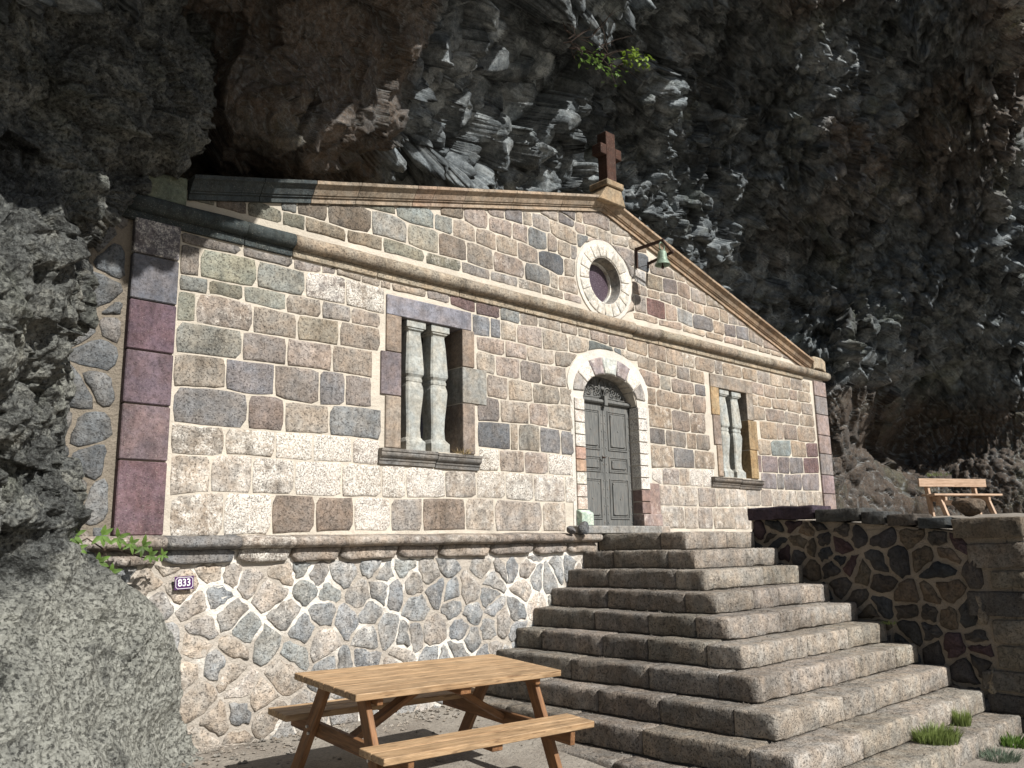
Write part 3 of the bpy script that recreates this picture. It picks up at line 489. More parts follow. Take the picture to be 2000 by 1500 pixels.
[(-7.85,1.45,2),(-6.9,0.88,2.07),(-6.15,0.68,2.18),(-5.8,0.69,2.27),(-5.4,0.8,2.39),(-4.91,1.06,2.57),(-4.33,1.42,2.8),(-3.93,1.65,2.96),(-3.51,1.87,3.11),(-3.09,2,3.25),(-2.7,2,3.33),(-2.31,1.97,3.41),(-1.86,2,3.53),(-1.38,2.04,3.65),(-0.9,2.03,3.76),(-0.45,1.94,3.83),(-0.01,1.8,3.9),(0.29,1.71,3.94),(0.6,1.62,3.99),(0.92,1.52,4.04),(1.43,1.39,4.12),(1.99,1.28,4.21),(2.57,1.15,4.31),(3.16,1,4.41),(3.78,0.85,4.51),(4.7,0.67,4.67),(5.82,0.54,4.89),(6.96,0.35,5.1),(7.53,-0.16,5.09),(7.94,-0.56,5.08),(8.56,-1.06,5.08),(8.93,-1.64,5.01),(9.27,-2.22,4.93),(9.87,-2.55,4.98),(11.07,-2.76,5.2),(15.44,-3.14,6.09),(23.61,-4.14,7.7)],
[(-7.82,1.47,1.75),(-6.87,0.92,1.8),(-6.12,0.71,1.9),(-5.77,0.72,1.98),(-5.37,0.83,2.08),(-4.89,1.06,2.23),(-4.33,1.37,2.42),(-3.95,1.55,2.53),(-3.57,1.68,2.64),(-3.2,1.72,2.72),(-2.85,1.68,2.78),(-2.48,1.64,2.85),(-2,1.76,2.97),(-1.45,1.91,3.11),(-0.91,2.01,3.25),(-0.38,2.02,3.35),(0.13,1.97,3.44),(0.47,1.92,3.5),(0.8,1.84,3.54),(1.14,1.76,3.59),(1.65,1.62,3.66),(2.19,1.48,3.73),(2.76,1.34,3.81),(3.37,1.2,3.9),(4.02,1.06,3.99),(4.99,0.9,4.15),(6.16,0.79,4.35),(7.26,0.57,4.52),(7.75,0.01,4.48),(8.12,-0.41,4.45),(8.76,-0.91,4.46),(9.26,-1.45,4.43),(9.71,-2.01,4.39),(10.32,-2.35,4.42),(11.39,-2.6,4.58),(15.46,-3.03,5.28),(23.61,-4,6.66)],
[(-7.79,1.5,1.5),(-6.84,0.96,1.54),(-6.09,0.74,1.63),(-5.74,0.74,1.68),(-5.34,0.84,1.77),(-4.88,1.03,1.89),(-4.34,1.26,2.02),(-4,1.38,2.11),(-3.65,1.46,2.18),(-3.3,1.47,2.24),(-2.97,1.42,2.29),(-2.59,1.42,2.35),(-2.11,1.56,2.46),(-1.55,1.75,2.59),(-0.97,1.91,2.72),(-0.4,2,2.83),(0.17,2.03,2.93),(0.54,2.01,2.99),(0.91,1.98,3.05),(1.27,1.91,3.09),(1.8,1.79,3.16),(2.35,1.65,3.22),(2.93,1.51,3.29),(3.56,1.39,3.37),(4.26,1.27,3.46),(5.29,1.14,3.61),(6.44,1.01,3.77),(7.39,0.7,3.86),(7.58,-0.01,3.75),(8.07,-0.37,3.76),(9,-0.74,3.84),(9.71,-1.23,3.86),(10.22,-1.78,3.83),(10.79,-2.15,3.85),(11.75,-2.43,3.95),(15.56,-2.91,4.49),(23.65,-3.85,5.64)],
[(-7.76,1.54,1.25),(-6.81,0.99,1.28),(-6.06,0.76,1.35),(-5.71,0.75,1.39),(-5.32,0.82,1.46),(-4.87,0.97,1.54),(-4.36,1.15,1.64),(-4.03,1.24,1.71),(-3.69,1.3,1.76),(-3.35,1.32,1.81),(-3,1.33,1.86),(-2.6,1.38,1.93),(-2.13,1.5,2.01),(-1.6,1.67,2.11),(-1.03,1.82,2.22),(-0.45,1.94,2.31),(0.15,2,2.41),(0.54,2.02,2.46),(0.93,2.01,2.52),(1.31,1.97,2.56),(1.86,1.87,2.62),(2.43,1.74,2.67),(3.03,1.63,2.73),(3.69,1.52,2.81),(4.42,1.43,2.89),(5.46,1.3,3.01),(6.48,1.09,3.11),(7.12,0.62,3.12),(7.34,-0.06,3.03),(8.23,-0.23,3.12),(9.58,-0.45,3.27),(10.43,-0.91,3.31),(10.86,-1.51,3.26),(11.28,-1.93,3.24),(12.15,-2.24,3.31),(15.74,-2.77,3.71),(23.78,-3.69,4.64)],
[(-7.73,1.57,1),(-6.78,1.03,1.02),(-6.03,0.78,1.07),(-5.69,0.76,1.1),(-5.3,0.81,1.15),(-4.86,0.92,1.21),(-4.37,1.06,1.28),(-4.05,1.15,1.33),(-3.71,1.21,1.38),(-3.36,1.27,1.42),(-2.99,1.32,1.47),(-2.58,1.39,1.52),(-2.12,1.5,1.58),(-1.62,1.63,1.66),(-1.07,1.76,1.73),(-0.51,1.86,1.81),(0.08,1.93,1.88),(0.47,1.95,1.92),(0.86,1.95,1.96),(1.25,1.92,2),(1.82,1.85,2.05),(2.41,1.76,2.1),(3.04,1.66,2.16),(3.72,1.58,2.22),(4.47,1.51,2.29),(5.54,1.4,2.38),(6.48,1.14,2.45),(7.09,0.66,2.45),(7.81,0.23,2.46),(8.95,0.15,2.57),(10.61,0.03,2.73),(11.37,-0.5,2.74),(11.55,-1.22,2.66),(11.86,-1.69,2.62),(12.58,-2.05,2.65),(15.96,-2.62,2.93),(23.98,-3.53,3.65)],
[(-7.7,1.61,0.79),(-6.75,1.06,0.8),(-6,0.81,0.83),(-5.66,0.77,0.86),(-5.28,0.8,0.89),(-4.86,0.89,0.94),(-4.37,1.02,0.99),(-4.05,1.1,1.02),(-3.71,1.18,1.06),(-3.35,1.26,1.1),(-2.97,1.33,1.14),(-2.56,1.42,1.18),(-2.11,1.51,1.23),(-1.62,1.62,1.28),(-1.1,1.71,1.33),(-0.56,1.79,1.39),(0,1.84,1.44),(0.38,1.85,1.47),(0.76,1.85,1.5),(1.15,1.84,1.53),(1.74,1.78,1.57),(2.34,1.72,1.61),(2.98,1.64,1.65),(3.67,1.57,1.7),(4.44,1.52,1.76),(5.55,1.44,1.84),(6.54,1.22,1.9),(7.18,0.76,1.89),(8.05,0.4,1.92),(9.47,0.44,2.04),(11.39,0.4,2.19),(11.94,-0.23,2.17),(11.85,-1.06,2.07),(12.13,-1.54,2.03),(12.82,-1.91,2.05),(16.13,-2.5,2.25),(24.19,-3.38,2.8)],
[(-7.68,1.65,0.57),(-6.73,1.1,0.58),(-5.97,0.84,0.6),(-5.64,0.79,0.61),(-5.26,0.8,0.64),(-4.84,0.88,0.67),(-4.36,1,0.7),(-4.04,1.09,0.73),(-3.7,1.18,0.76),(-3.33,1.27,0.78),(-2.94,1.36,0.81),(-2.53,1.45,0.84),(-2.09,1.53,0.88),(-1.62,1.61,0.91),(-1.13,1.67,0.94),(-0.61,1.72,0.97),(-0.08,1.75,1.01),(0.29,1.75,1.03),(0.66,1.75,1.05),(1.04,1.73,1.07),(1.63,1.7,1.1),(2.24,1.65,1.13),(2.89,1.59,1.16),(3.58,1.53,1.19),(4.35,1.49,1.23),(5.49,1.45,1.29),(6.56,1.28,1.34),(7.17,0.81,1.33),(7.92,0.39,1.34),(9.35,0.45,1.42),(11.21,0.4,1.52),(11.7,-0.25,1.49),(11.66,-1.04,1.42),(12.11,-1.47,1.41),(12.91,-1.81,1.43),(16.3,-2.38,1.57),(24.36,-3.24,1.94)],
[(-7.66,1.68,0.4),(-6.7,1.14,0.39),(-5.95,0.87,0.4),(-5.61,0.82,0.41),(-5.24,0.82,0.43),(-4.82,0.89,0.45),(-4.34,1.01,0.47),(-4.02,1.1,0.49),(-3.68,1.19,0.51),(-3.31,1.29,0.52),(-2.92,1.39,0.55),(-2.5,1.48,0.57),(-2.07,1.55,0.58),(-1.62,1.6,0.6),(-1.15,1.64,0.62),(-0.66,1.66,0.64),(-0.15,1.67,0.66),(0.21,1.67,0.67),(0.57,1.66,0.69),(0.94,1.64,0.7),(1.53,1.62,0.72),(2.15,1.58,0.74),(2.81,1.54,0.76),(3.51,1.5,0.78),(4.27,1.46,0.8),(5.38,1.41,0.84),(6.4,1.22,0.86),(7.08,0.8,0.86),(7.88,0.42,0.86),(9.06,0.37,0.9),(10.62,0.22,0.95),(11.25,-0.35,0.93),(11.33,-1.09,0.89),(11.97,-1.45,0.89),(12.95,-1.73,0.9),(16.47,-2.27,0.99),(24.42,-3.13,1.22)],
[(-7.63,1.72,0.22),(-6.68,1.18,0.21),(-5.93,0.91,0.21),(-5.59,0.86,0.21),(-5.22,0.86,0.22),(-4.8,0.92,0.23),(-4.32,1.03,0.24),(-4,1.12,0.25),(-3.66,1.21,0.26),(-3.29,1.31,0.27),(-2.89,1.41,0.28),(-2.48,1.5,0.29),(-2.06,1.55,0.3),(-1.62,1.58,0.3),(-1.17,1.6,0.31),(-0.7,1.61,0.32),(-0.2,1.6,0.33),(0.14,1.59,0.33),(0.49,1.57,0.33),(0.86,1.56,0.34),(1.44,1.55,0.35),(2.07,1.52,0.36),(2.72,1.49,0.36),(3.43,1.46,0.37),(4.18,1.42,0.38),(5.23,1.34,0.4),(6.19,1.14,0.4),(6.95,0.77,0.4),(7.82,0.43,0.4),(8.81,0.31,0.4),(10.17,0.09,0.42),(10.98,-0.39,0.41),(11.39,-1.01,0.39),(12.05,-1.36,0.38),(13.09,-1.63,0.39),(16.67,-2.15,0.42),(24.43,-3.03,0.5)],
[(-7.61,1.76,0),(-6.65,1.22,-0.01),(-5.9,0.96,-0.02),(-5.56,0.91,-0.03),(-5.18,0.91,-0.03),(-4.76,0.97,-0.03),(-4.29,1.07,-0.04),(-3.97,1.15,-0.04),(-3.63,1.24,-0.04),(-3.27,1.33,-0.04),(-2.88,1.42,-0.04),(-2.47,1.49,-0.05),(-2.06,1.54,-0.05),(-1.63,1.56,-0.05),(-1.19,1.57,-0.06),(-0.74,1.56,-0.06),(-0.26,1.54,-0.07),(0.07,1.52,-0.07),(0.41,1.5,-0.07),(0.77,1.49,-0.08),(1.35,1.48,-0.08),(1.98,1.46,-0.09),(2.63,1.44,-0.09),(3.32,1.41,-0.1),(4.05,1.36,-0.11),(5.04,1.26,-0.12),(5.98,1.05,-0.13),(6.82,0.75,-0.14),(7.74,0.44,-0.16),(8.62,0.28,-0.17),(9.87,0.04,-0.18),(10.9,-0.35,-0.2),(11.68,-0.85,-0.22),(12.38,-1.2,-0.23),(13.4,-1.48,-0.24),(16.94,-2.01,-0.28),(24.45,-2.91,-0.37)],
[(-7.57,1.81,-0.32),(-6.61,1.3,-0.35),(-5.85,1.05,-0.38),(-5.5,1.01,-0.39),(-5.13,1,-0.41),(-4.71,1.05,-0.43),(-4.24,1.14,-0.45),(-3.92,1.2,-0.47),(-3.59,1.28,-0.48),(-3.24,1.35,-0.5),(-2.86,1.42,-0.52),(-2.47,1.47,-0.54),(-2.07,1.51,-0.56),(-1.65,1.52,-0.57),(-1.22,1.52,-0.59),(-0.78,1.51,-0.61),(-0.31,1.48,-0.63),(0.01,1.47,-0.65),(0.35,1.45,-0.66),(0.71,1.43,-0.68),(1.27,1.42,-0.7),(1.88,1.4,-0.73),(2.51,1.38,-0.76),(3.18,1.34,-0.79),(3.88,1.28,-0.82),(4.82,1.16,-0.86),(5.75,0.98,-0.89),(6.67,0.74,-0.93),(7.67,0.49,-0.97),(8.5,0.31,-1),(9.69,0.05,-1.05),(10.85,-0.27,-1.09),(11.95,-0.65,-1.14),(12.83,-0.95,-1.17),(13.91,-1.22,-1.21),(17.37,-1.78,-1.35),(24.54,-2.72,-1.65)]]
CLIFF_U=[-700, -350, -100, 0, 100, 200, 300, 360, 420, 480, 540, 600, 660, 720, 780, 840, 900, 940, 980, 1020, 1080, 1140, 1200, 1260, 1320, 1400, 1480, 1560, 1640, 1700, 1780, 1860, 1940, 2000, 2060, 2200, 2400]
CLIFF_V=[-1300, -900, -600, -450, -350, -260, -180, -80, 0, 50, 100, 150, 200, 240, 280, 310, 340, 380, 440, 500, 570, 640, 710, 780, 840, 900, 950, 1000, 1060, 1150]  # upper rows are out of view: a brow added and shaped for its shadow
ROCK_NET=[[(-4.31,0.6,8.94),(-4.52,0.2,8.42),(-4.78,-0.24,7.82),(-5.06,-0.63,7.24),(-5.33,-0.94,6.75),(-5.63,-1.2,6.26),(-5.95,-1.38,5.85),(-6.28,-1.51,5.46),(-6.68,-1.6,5.07),(-7.08,-1.64,4.7),(-7.58,-1.6,4.34)],
[(-4.26,0.55,7.02),(-4.44,0.23,6.68),(-4.67,-0.12,6.29),(-4.93,-0.43,5.91),(-5.18,-0.67,5.57),(-5.47,-0.88,5.24),(-5.79,-1.03,4.94),(-6.14,-1.13,4.65),(-6.55,-1.2,4.34),(-6.98,-1.24,4.04),(-7.51,-1.2,3.73)],
[(-4.31,0.52,5.78),(-4.47,0.23,5.53),(-4.68,-0.08,5.23),(-4.92,-0.37,4.93),(-5.16,-0.59,4.68),(-5.45,-0.78,4.41),(-5.76,-0.91,4.18),(-6.1,-1,3.94),(-6.51,-1.07,3.69),(-6.94,-1.1,3.45),(-7.48,-1.07,3.18)],
[(-4.33,0.5,5.19),(-4.48,0.23,4.97),(-4.69,-0.07,4.71),(-4.92,-0.34,4.46),(-5.15,-0.55,4.24),(-5.44,-0.73,4.01),(-5.75,-0.85,3.8),(-6.08,-0.94,3.59),(-6.49,-1,3.37),(-6.92,-1.03,3.15),(-7.47,-1,2.91)],
[(-4.27,0.5,4.88),(-4.43,0.24,4.68),(-4.63,-0.06,4.44),(-4.86,-0.32,4.21),(-5.1,-0.53,4),(-5.38,-0.71,3.78),(-5.7,-0.82,3.59),(-6.04,-0.91,3.39),(-6.45,-0.97,3.18),(-6.88,-1,2.98),(-7.43,-0.97,2.75)],
[(-4.24,0.5,4.56),(-4.39,0.24,4.38),(-4.6,-0.05,4.16),(-4.83,-0.31,3.94),(-5.06,-0.51,3.75),(-5.35,-0.68,3.55),(-5.66,-0.8,3.37),(-6,-0.88,3.19),(-6.42,-0.94,2.99),(-6.85,-0.97,2.8),(-7.41,-0.94,2.59)],
[(-4.24,0.5,4.23),(-4.39,0.25,4.06),(-4.6,-0.04,3.86),(-4.82,-0.29,3.67),(-5.06,-0.49,3.49),(-5.34,-0.66,3.31),(-5.65,-0.77,3.14),(-5.99,-0.85,2.98),(-6.41,-0.91,2.79),(-6.84,-0.94,2.62),(-7.39,-0.91,2.42)],
[(-4.32,0.5,3.88),(-4.47,0.25,3.73),(-4.66,-0.03,3.55),(-4.88,-0.28,3.37),(-5.11,-0.48,3.21),(-5.39,-0.65,3.04),(-5.7,-0.76,2.89),(-6.03,-0.84,2.74),(-6.44,-0.9,2.57),(-6.87,-0.93,2.41),(-7.41,-0.9,2.23)],
[(-4.47,0.5,3.57),(-4.61,0.25,3.43),(-4.8,-0.03,3.26),(-5.01,-0.28,3.1),(-5.23,-0.48,2.95),(-5.5,-0.65,2.8),(-5.79,-0.76,2.66),(-6.12,-0.84,2.52),(-6.51,-0.9,2.37),(-6.93,-0.93,2.23),(-7.46,-0.9,2.06)],
[(-4.77,0.5,3.27),(-4.9,0.25,3.15),(-5.07,-0.03,2.99),(-5.26,-0.28,2.84),(-5.47,-0.48,2.71),(-5.72,-0.65,2.57),(-5.99,-0.76,2.45),(-6.3,-0.84,2.32),(-6.67,-0.9,2.19),(-7.07,-0.93,2.05),(-7.58,-0.9,1.91)],
[(-4.8,0.42,3.04),(-4.93,0.16,2.92),(-5.1,-0.13,2.77),(-5.3,-0.39,2.63),(-5.5,-0.59,2.5),(-5.74,-0.76,2.37),(-6.02,-0.88,2.25),(-6.32,-0.96,2.14),(-6.68,-1.02,2.01),(-7.07,-1.05,1.89),(-7.57,-1.02,1.75)],
[(-4.92,0.34,2.79),(-5.05,0.07,2.67),(-5.22,-0.22,2.53),(-5.4,-0.49,2.4),(-5.6,-0.7,2.28),(-5.84,-0.87,2.16),(-6.1,-0.99,2.05),(-6.39,-1.08,1.94),(-6.74,-1.14,1.83),(-7.11,-1.17,1.72),(-7.59,-1.14,1.6)],
[(-5.14,0.28,2.58),(-5.26,0.01,2.46),(-5.42,-0.3,2.33),(-5.6,-0.57,2.2),(-5.78,-0.79,2.09),(-6,-0.97,1.98),(-6.25,-1.09,1.88),(-6.52,-1.18,1.78),(-6.85,-1.24,1.67),(-7.21,-1.27,1.57),(-7.67,-1.24,1.47)],
[(-5.3,0.2,2.33),(-5.42,-0.09,2.22),(-5.58,-0.41,2.09),(-5.75,-0.7,1.97),(-5.92,-0.93,1.87),(-6.13,-1.12,1.76),(-6.37,-1.25,1.67),(-6.62,-1.35,1.58),(-6.94,-1.41,1.49),(-7.27,-1.45,1.4),(-7.7,-1.41,1.3)],
[(-5.25,0.2,2.17),(-5.37,-0.11,2.06),(-5.53,-0.45,1.94),(-5.71,-0.75,1.82),(-5.89,-0.99,1.72),(-6.1,-1.19,1.61),(-6.34,-1.33,1.53),(-6.59,-1.43,1.44),(-6.91,-1.5,1.36),(-7.24,-1.53,1.28),(-7.67,-1.5,1.19)],
[(-5.23,0.19,2),(-5.35,-0.11,1.9),(-5.51,-0.45,1.78),(-5.69,-0.76,1.67),(-5.87,-0.99,1.58),(-6.09,-1.2,1.49),(-6.32,-1.33,1.41),(-6.58,-1.43,1.33),(-6.89,-1.5,1.25),(-7.22,-1.53,1.17),(-7.65,-1.5,1.1)],
[(-5.26,0.19,1.82),(-5.38,-0.11,1.73),(-5.54,-0.45,1.62),(-5.72,-0.76,1.52),(-5.9,-0.99,1.44),(-6.11,-1.2,1.35),(-6.34,-1.33,1.28),(-6.59,-1.43,1.21),(-6.9,-1.5,1.14),(-7.23,-1.53,1.07),(-7.66,-1.5,1)],
[(-5.35,0.19,1.63),(-5.47,-0.12,1.55),(-5.62,-0.45,1.46),(-5.79,-0.76,1.37),(-5.96,-0.99,1.29),(-6.17,-1.2,1.21),(-6.4,-1.33,1.15),(-6.64,-1.43,1.09),(-6.94,-1.5,1.02),(-7.27,-1.53,0.96),(-7.69,-1.5,0.9)],
[(-5.37,0.18,1.38),(-5.48,-0.12,1.31),(-5.63,-0.46,1.23),(-5.8,-0.76,1.15),(-5.97,-1,1.09),(-6.18,-1.2,1.02),(-6.4,-1.33,0.97),(-6.65,-1.43,0.91),(-6.95,-1.5,0.86),(-7.27,-1.53,0.81),(-7.68,-1.5,0.76)],
[(-5.34,0.17,1.14),(-5.45,-0.1,1.08),(-5.6,-0.42,1.02),(-5.77,-0.7,0.96),(-5.94,-0.91,0.91),(-6.14,-1.1,0.86),(-6.37,-1.22,0.81),(-6.61,-1.32,0.77),(-6.92,-1.38,0.72),(-7.25,-1.41,0.68),(-7.67,-1.38,0.64)],
[(-5.31,0.17,0.9),(-5.41,-0.08,0.86),(-5.55,-0.37,0.81),(-5.71,-0.62,0.76),(-5.88,-0.82,0.73),(-6.08,-0.99,0.69),(-6.31,-1.1,0.65),(-6.57,-1.18,0.62),(-6.88,-1.24,0.58),(-7.22,-1.27,0.55),(-7.66,-1.24,0.52)],
[(-5.27,0.16,0.66),(-5.36,-0.06,0.63),(-5.5,-0.3,0.6),(-5.65,-0.52,0.57),(-5.82,-0.69,0.54),(-6.02,-0.84,0.52),(-6.26,-0.94,0.49),(-6.52,-1.01,0.47),(-6.84,-1.06,0.44),(-7.19,-1.08,0.42),(-7.64,-1.06,0.39)],
[(-5.25,0.16,0.42),(-5.34,-0.03,0.41),(-5.46,-0.25,0.39),(-5.61,-0.44,0.37),(-5.77,-0.59,0.35),(-5.98,-0.72,0.33),(-6.21,-0.8,0.32),(-6.48,-0.87,0.3),(-6.81,-0.91,0.29),(-7.17,-0.93,0.27),(-7.63,-0.91,0.25)],
[(-5.24,0.15,0.23),(-5.32,-0.02,0.22),(-5.44,-0.21,0.21),(-5.59,-0.38,0.19),(-5.75,-0.52,0.19),(-5.95,-0.63,0.18),(-6.19,-0.71,0.17),(-6.45,-0.76,0.16),(-6.79,-0.8,0.15),(-7.15,-0.82,0.14),(-7.62,-0.8,0.14)],
[(-5.2,0.15,0.07),(-5.28,-0.01,0.07),(-5.4,-0.18,0.06),(-5.54,-0.34,0.06),(-5.7,-0.47,0.05),(-5.91,-0.57,0.05),(-6.14,-0.64,0.05),(-6.41,-0.7,0.04),(-6.75,-0.73,0.04),(-7.12,-0.75,0.04),(-7.6,-0.73,0.04)],
[(-5.15,0.12,-0.05),(-5.23,-0.03,-0.05),(-5.35,-0.2,-0.05),(-5.49,-0.34,-0.05),(-5.65,-0.46,-0.05),(-5.85,-0.56,-0.05),(-6.1,-0.62,-0.05),(-6.37,-0.67,-0.05),(-6.71,-0.71,-0.04),(-7.09,-0.72,-0.04),(-7.57,-0.71,-0.04)],
[(-5.07,0.07,-0.16),(-5.15,-0.07,-0.16),(-5.27,-0.23,-0.16),(-5.41,-0.37,-0.16),(-5.57,-0.48,-0.15),(-5.78,-0.58,-0.15),(-6.02,-0.65,-0.15),(-6.3,-0.7,-0.14),(-6.65,-0.74,-0.13),(-7.02,-0.75,-0.12),(-7.51,-0.74,-0.11)],
[(-4.89,0.05,-0.32),(-4.96,-0.07,-0.32),(-5.08,-0.2,-0.31),(-5.23,-0.33,-0.3),(-5.4,-0.45,-0.3),(-5.62,-0.56,-0.29),(-5.88,-0.66,-0.28),(-6.18,-0.76,-0.26),(-6.53,-0.81,-0.25),(-6.92,-0.82,-0.24),(-7.41,-0.81,-0.22)],
[(-4.64,0.05,-0.53),(-4.71,-0.03,-0.52),(-4.83,-0.14,-0.51),(-4.98,-0.26,-0.5),(-5.16,-0.37,-0.48),(-5.4,-0.51,-0.47),(-5.69,-0.66,-0.44),(-6.01,-0.82,-0.42),(-6.39,-0.89,-0.4),(-6.78,-0.9,-0.38),(-7.28,-0.89,-0.35)],
[(-4.49,0.05,-0.73),(-4.54,0,-0.73),(-4.65,-0.07,-0.72),(-4.8,-0.16,-0.7),(-4.99,-0.27,-0.68),(-5.25,-0.43,-0.65),(-5.56,-0.63,-0.62),(-5.91,-0.87,-0.58),(-6.29,-0.96,-0.54),(-6.69,-0.96,-0.51),(-7.2,-0.96,-0.47)],
[(-4.4,0.05,-0.94),(-4.46,0,-0.93),(-4.57,-0.07,-0.91),(-4.72,-0.17,-0.89),(-4.92,-0.3,-0.86),(-5.18,-0.46,-0.83),(-5.51,-0.68,-0.78),(-5.86,-0.93,-0.73),(-6.24,-1.02,-0.68),(-6.64,-1.02,-0.65),(-7.15,-1.02,-0.6)],
[(-4.32,0.05,-1.14),(-4.39,-0,-1.13),(-4.5,-0.08,-1.11),(-4.66,-0.19,-1.08),(-4.86,-0.32,-1.05),(-5.13,-0.5,-1),(-5.46,-0.72,-0.94),(-5.82,-0.99,-0.87),(-6.21,-1.09,-0.82),(-6.6,-1.09,-0.77),(-7.11,-1.09,-0.72)],
[(-4.25,0.05,-1.38),(-4.32,-0.01,-1.37),(-4.44,-0.09,-1.34),(-4.6,-0.2,-1.31),(-4.8,-0.34,-1.26),(-5.08,-0.53,-1.2),(-5.42,-0.78,-1.13),(-5.79,-1.06,-1.04),(-6.17,-1.17,-0.98),(-6.56,-1.17,-0.92),(-7.07,-1.17,-0.86)],
[(-4.16,0.05,-1.63),(-4.23,-0.01,-1.61),(-4.35,-0.1,-1.58),(-4.52,-0.22,-1.53),(-4.73,-0.37,-1.48),(-5.02,-0.57,-1.41),(-5.36,-0.83,-1.31),(-5.74,-1.13,-1.21),(-6.13,-1.25,-1.13),(-6.52,-1.25,-1.07),(-7.02,-1.25,-0.99)],
[(-3.94,0.05,-1.86),(-4.01,-0.01,-1.84),(-4.14,-0.11,-1.8),(-4.32,-0.24,-1.75),(-4.55,-0.4,-1.68),(-4.86,-0.63,-1.59),(-5.22,-0.91,-1.48),(-5.62,-1.24,-1.36),(-6.02,-1.36,-1.27),(-6.41,-1.36,-1.2),(-6.92,-1.36,-1.11)],
[(-3.7,0.05,-2.14),(-3.78,-0.02,-2.11),(-3.93,-0.13,-2.06),(-4.12,-0.27,-2),(-4.36,-0.45,-1.92),(-4.69,-0.69,-1.81),(-5.08,-1,-1.67),(-5.51,-1.36,-1.52),(-5.91,-1.5,-1.42),(-6.31,-1.5,-1.34),(-6.82,-1.5,-1.24)]]
ROCK_V=[-600, -300, -100, 0, 60, 120, 180, 240, 290, 330, 370, 410, 440, 480, 520, 560, 600, 640, 700, 760, 820, 880, 940, 990, 1030, 1060, 1090, 1130, 1180, 1230, 1280, 1330, 1390, 1450, 1500, 1560]
ROCK_U=[0, -10, -30, -60, -100, -160, -240, -340, -480, -650, -900]
# ---------------------------------------------------------------- numpy noise for rock relief
def h3(ix, iy, iz, s):
    x = (ix.astype(np.int64)*374761393 + iy.astype(np.int64)*668265263 + iz.astype(np.int64)*2147483647 + s*1274126177) & 0xFFFFFFFF
    x = ((x ^ (x >> 13))*1274126177) & 0xFFFFFFFF
    x = ((x ^ (x >> 16))*2246822519) & 0xFFFFFFFF
    return ((x ^ (x >> 15)) & 0xFFFFFF)/float(0xFFFFFF)
def vnoise(P, s=0):
    i = np.floor(P).astype(np.int64); f = P-i; f = f*f*(3-2*f); r = 0
    for dx in (0, 1):
        for dy in (0, 1):
            for dz in (0, 1):
                w = (f[:,0] if dx else 1-f[:,0])*(f[:,1] if dy else 1-f[:,1])*(f[:,2] if dz else 1-f[:,2])
                r = r + w*h3(i[:,0]+dx, i[:,1]+dy, i[:,2]+dz, s)
    return r-.5
def fbm(P, o=5, s=0, g=.55):
    r = 0; a = 1.0
    for k in range(o):
        r = r + a*vnoise(P, s+k); P = P*2.03+11.3; a *= g
    return r
def cells(P, s=0):
    """nearest-feature field: returns F1, offset vector to the feature and three random values of the cell"""
    i = np.floor(P).astype(np.int64)
    best = np.full(len(P), 9e9); bd = np.zeros_like(P); br = np.zeros((len(P), 3)); second = np.full(len(P), 9e9)
    for dx in (-1, 0, 1):
        for dy in (-1, 0, 1):
            for dz in (-1, 0, 1):
                a, b, c_ = i[:,0]+dx, i[:,1]+dy, i[:,2]+dz
                q = np.stack([a+h3(a,b,c_,s), b+h3(a,b,c_,s+1), c_+h3(a,b,c_,s+2)], 1)
                d = P-q; dd = (d*d).sum(1); m = dd < best
                second = np.where(m, best, np.minimum(second, dd))
                best = np.where(m, dd, best); bd[m] = d[m]
                br[m] = np.stack([h3(a,b,c_,s+3), h3(a,b,c_,s+4), h3(a,b,c_,s+5)], 1)[m]
    return np.sqrt(best), bd, br, np.sqrt(second)
def facet(P, s, tilt=1.0):
    F1, d, r, F2 = cells(P, s)
    return (r[:,0]-.5) + tilt*((r[:,1]-.5)*(d[:,0]-d[:,1]) + (r[:,2]-.5)*(d[:,2]+d[:,1]))*1.4, F1, F2, r[:,1]

def catmull(N, tu):
    """interpolate rows of control points N[k,...] at float indices tu"""
    n = len(N); i = np.clip(np.floor(tu).astype(int), 0, n-2); f = (tu-i).reshape((-1,)+(1,)*(N.ndim-1))
    g = lambda k: N[np.clip(k, 0, n-1)]
    p0, p1, p2, p3 = g(i-1), g(i), g(i+1), g(i+2)
    return .5*((2*p1) + (p2-p0)*f + (2*p0-5*p1+4*p2-p3)*f*f + (3*p1-p0-3*p2+p3)*f*f*f)
def lin(N, tu):
    n = len(N); i = np.clip(np.floor(tu).astype(int), 0, n-2); f = (tu-i).reshape((-1,)+(1,)*(N.ndim-1))
    return N[i]*(1-f)+N[i+1]*f
def sub(knots, inside, fine, coarse):
    out = []
    for i in range(len(knots)-1):
        a, b = knots[i], knots[i+1]
        st = fine if (a >= inside[0]-1 and b <= inside[1]+1) else coarse
        m = max(1, int(round(abs(b-a)/st)))
        out += [i+j/m for j in range(m)]
    return np.array(out+[len(knots)-1.0])
def grid_faces(nu, nv):
    a = np.arange(nv-1)[:,None]*nu+np.arange(nu-1)[None,:]
    return np.stack([a, a+1, a+nu+1, a+nu], -1).reshape(-1, 4)
def normals(G):
    du = np.gradient(G, axis=1); dv = np.gradient(G, axis=0)
    n = np.cross(du, dv); n /= np.linalg.norm(n, axis=-1, keepdims=True)+1e-12
    return n
CAM = np.array([-7.25, -6.92, -.14])
def smooth_dir(n, k):
    n = n.copy()
    for _ in range(k):
        n[1:-1,1:-1] = .2*(n[1:-1,1:-1]+n[:-2,1:-1]+n[2:,1:-1]+n[1:-1,:-2]+n[1:-1,2:])
    return n/(np.linalg.norm(n, axis=-1, keepdims=True)+1e-9)
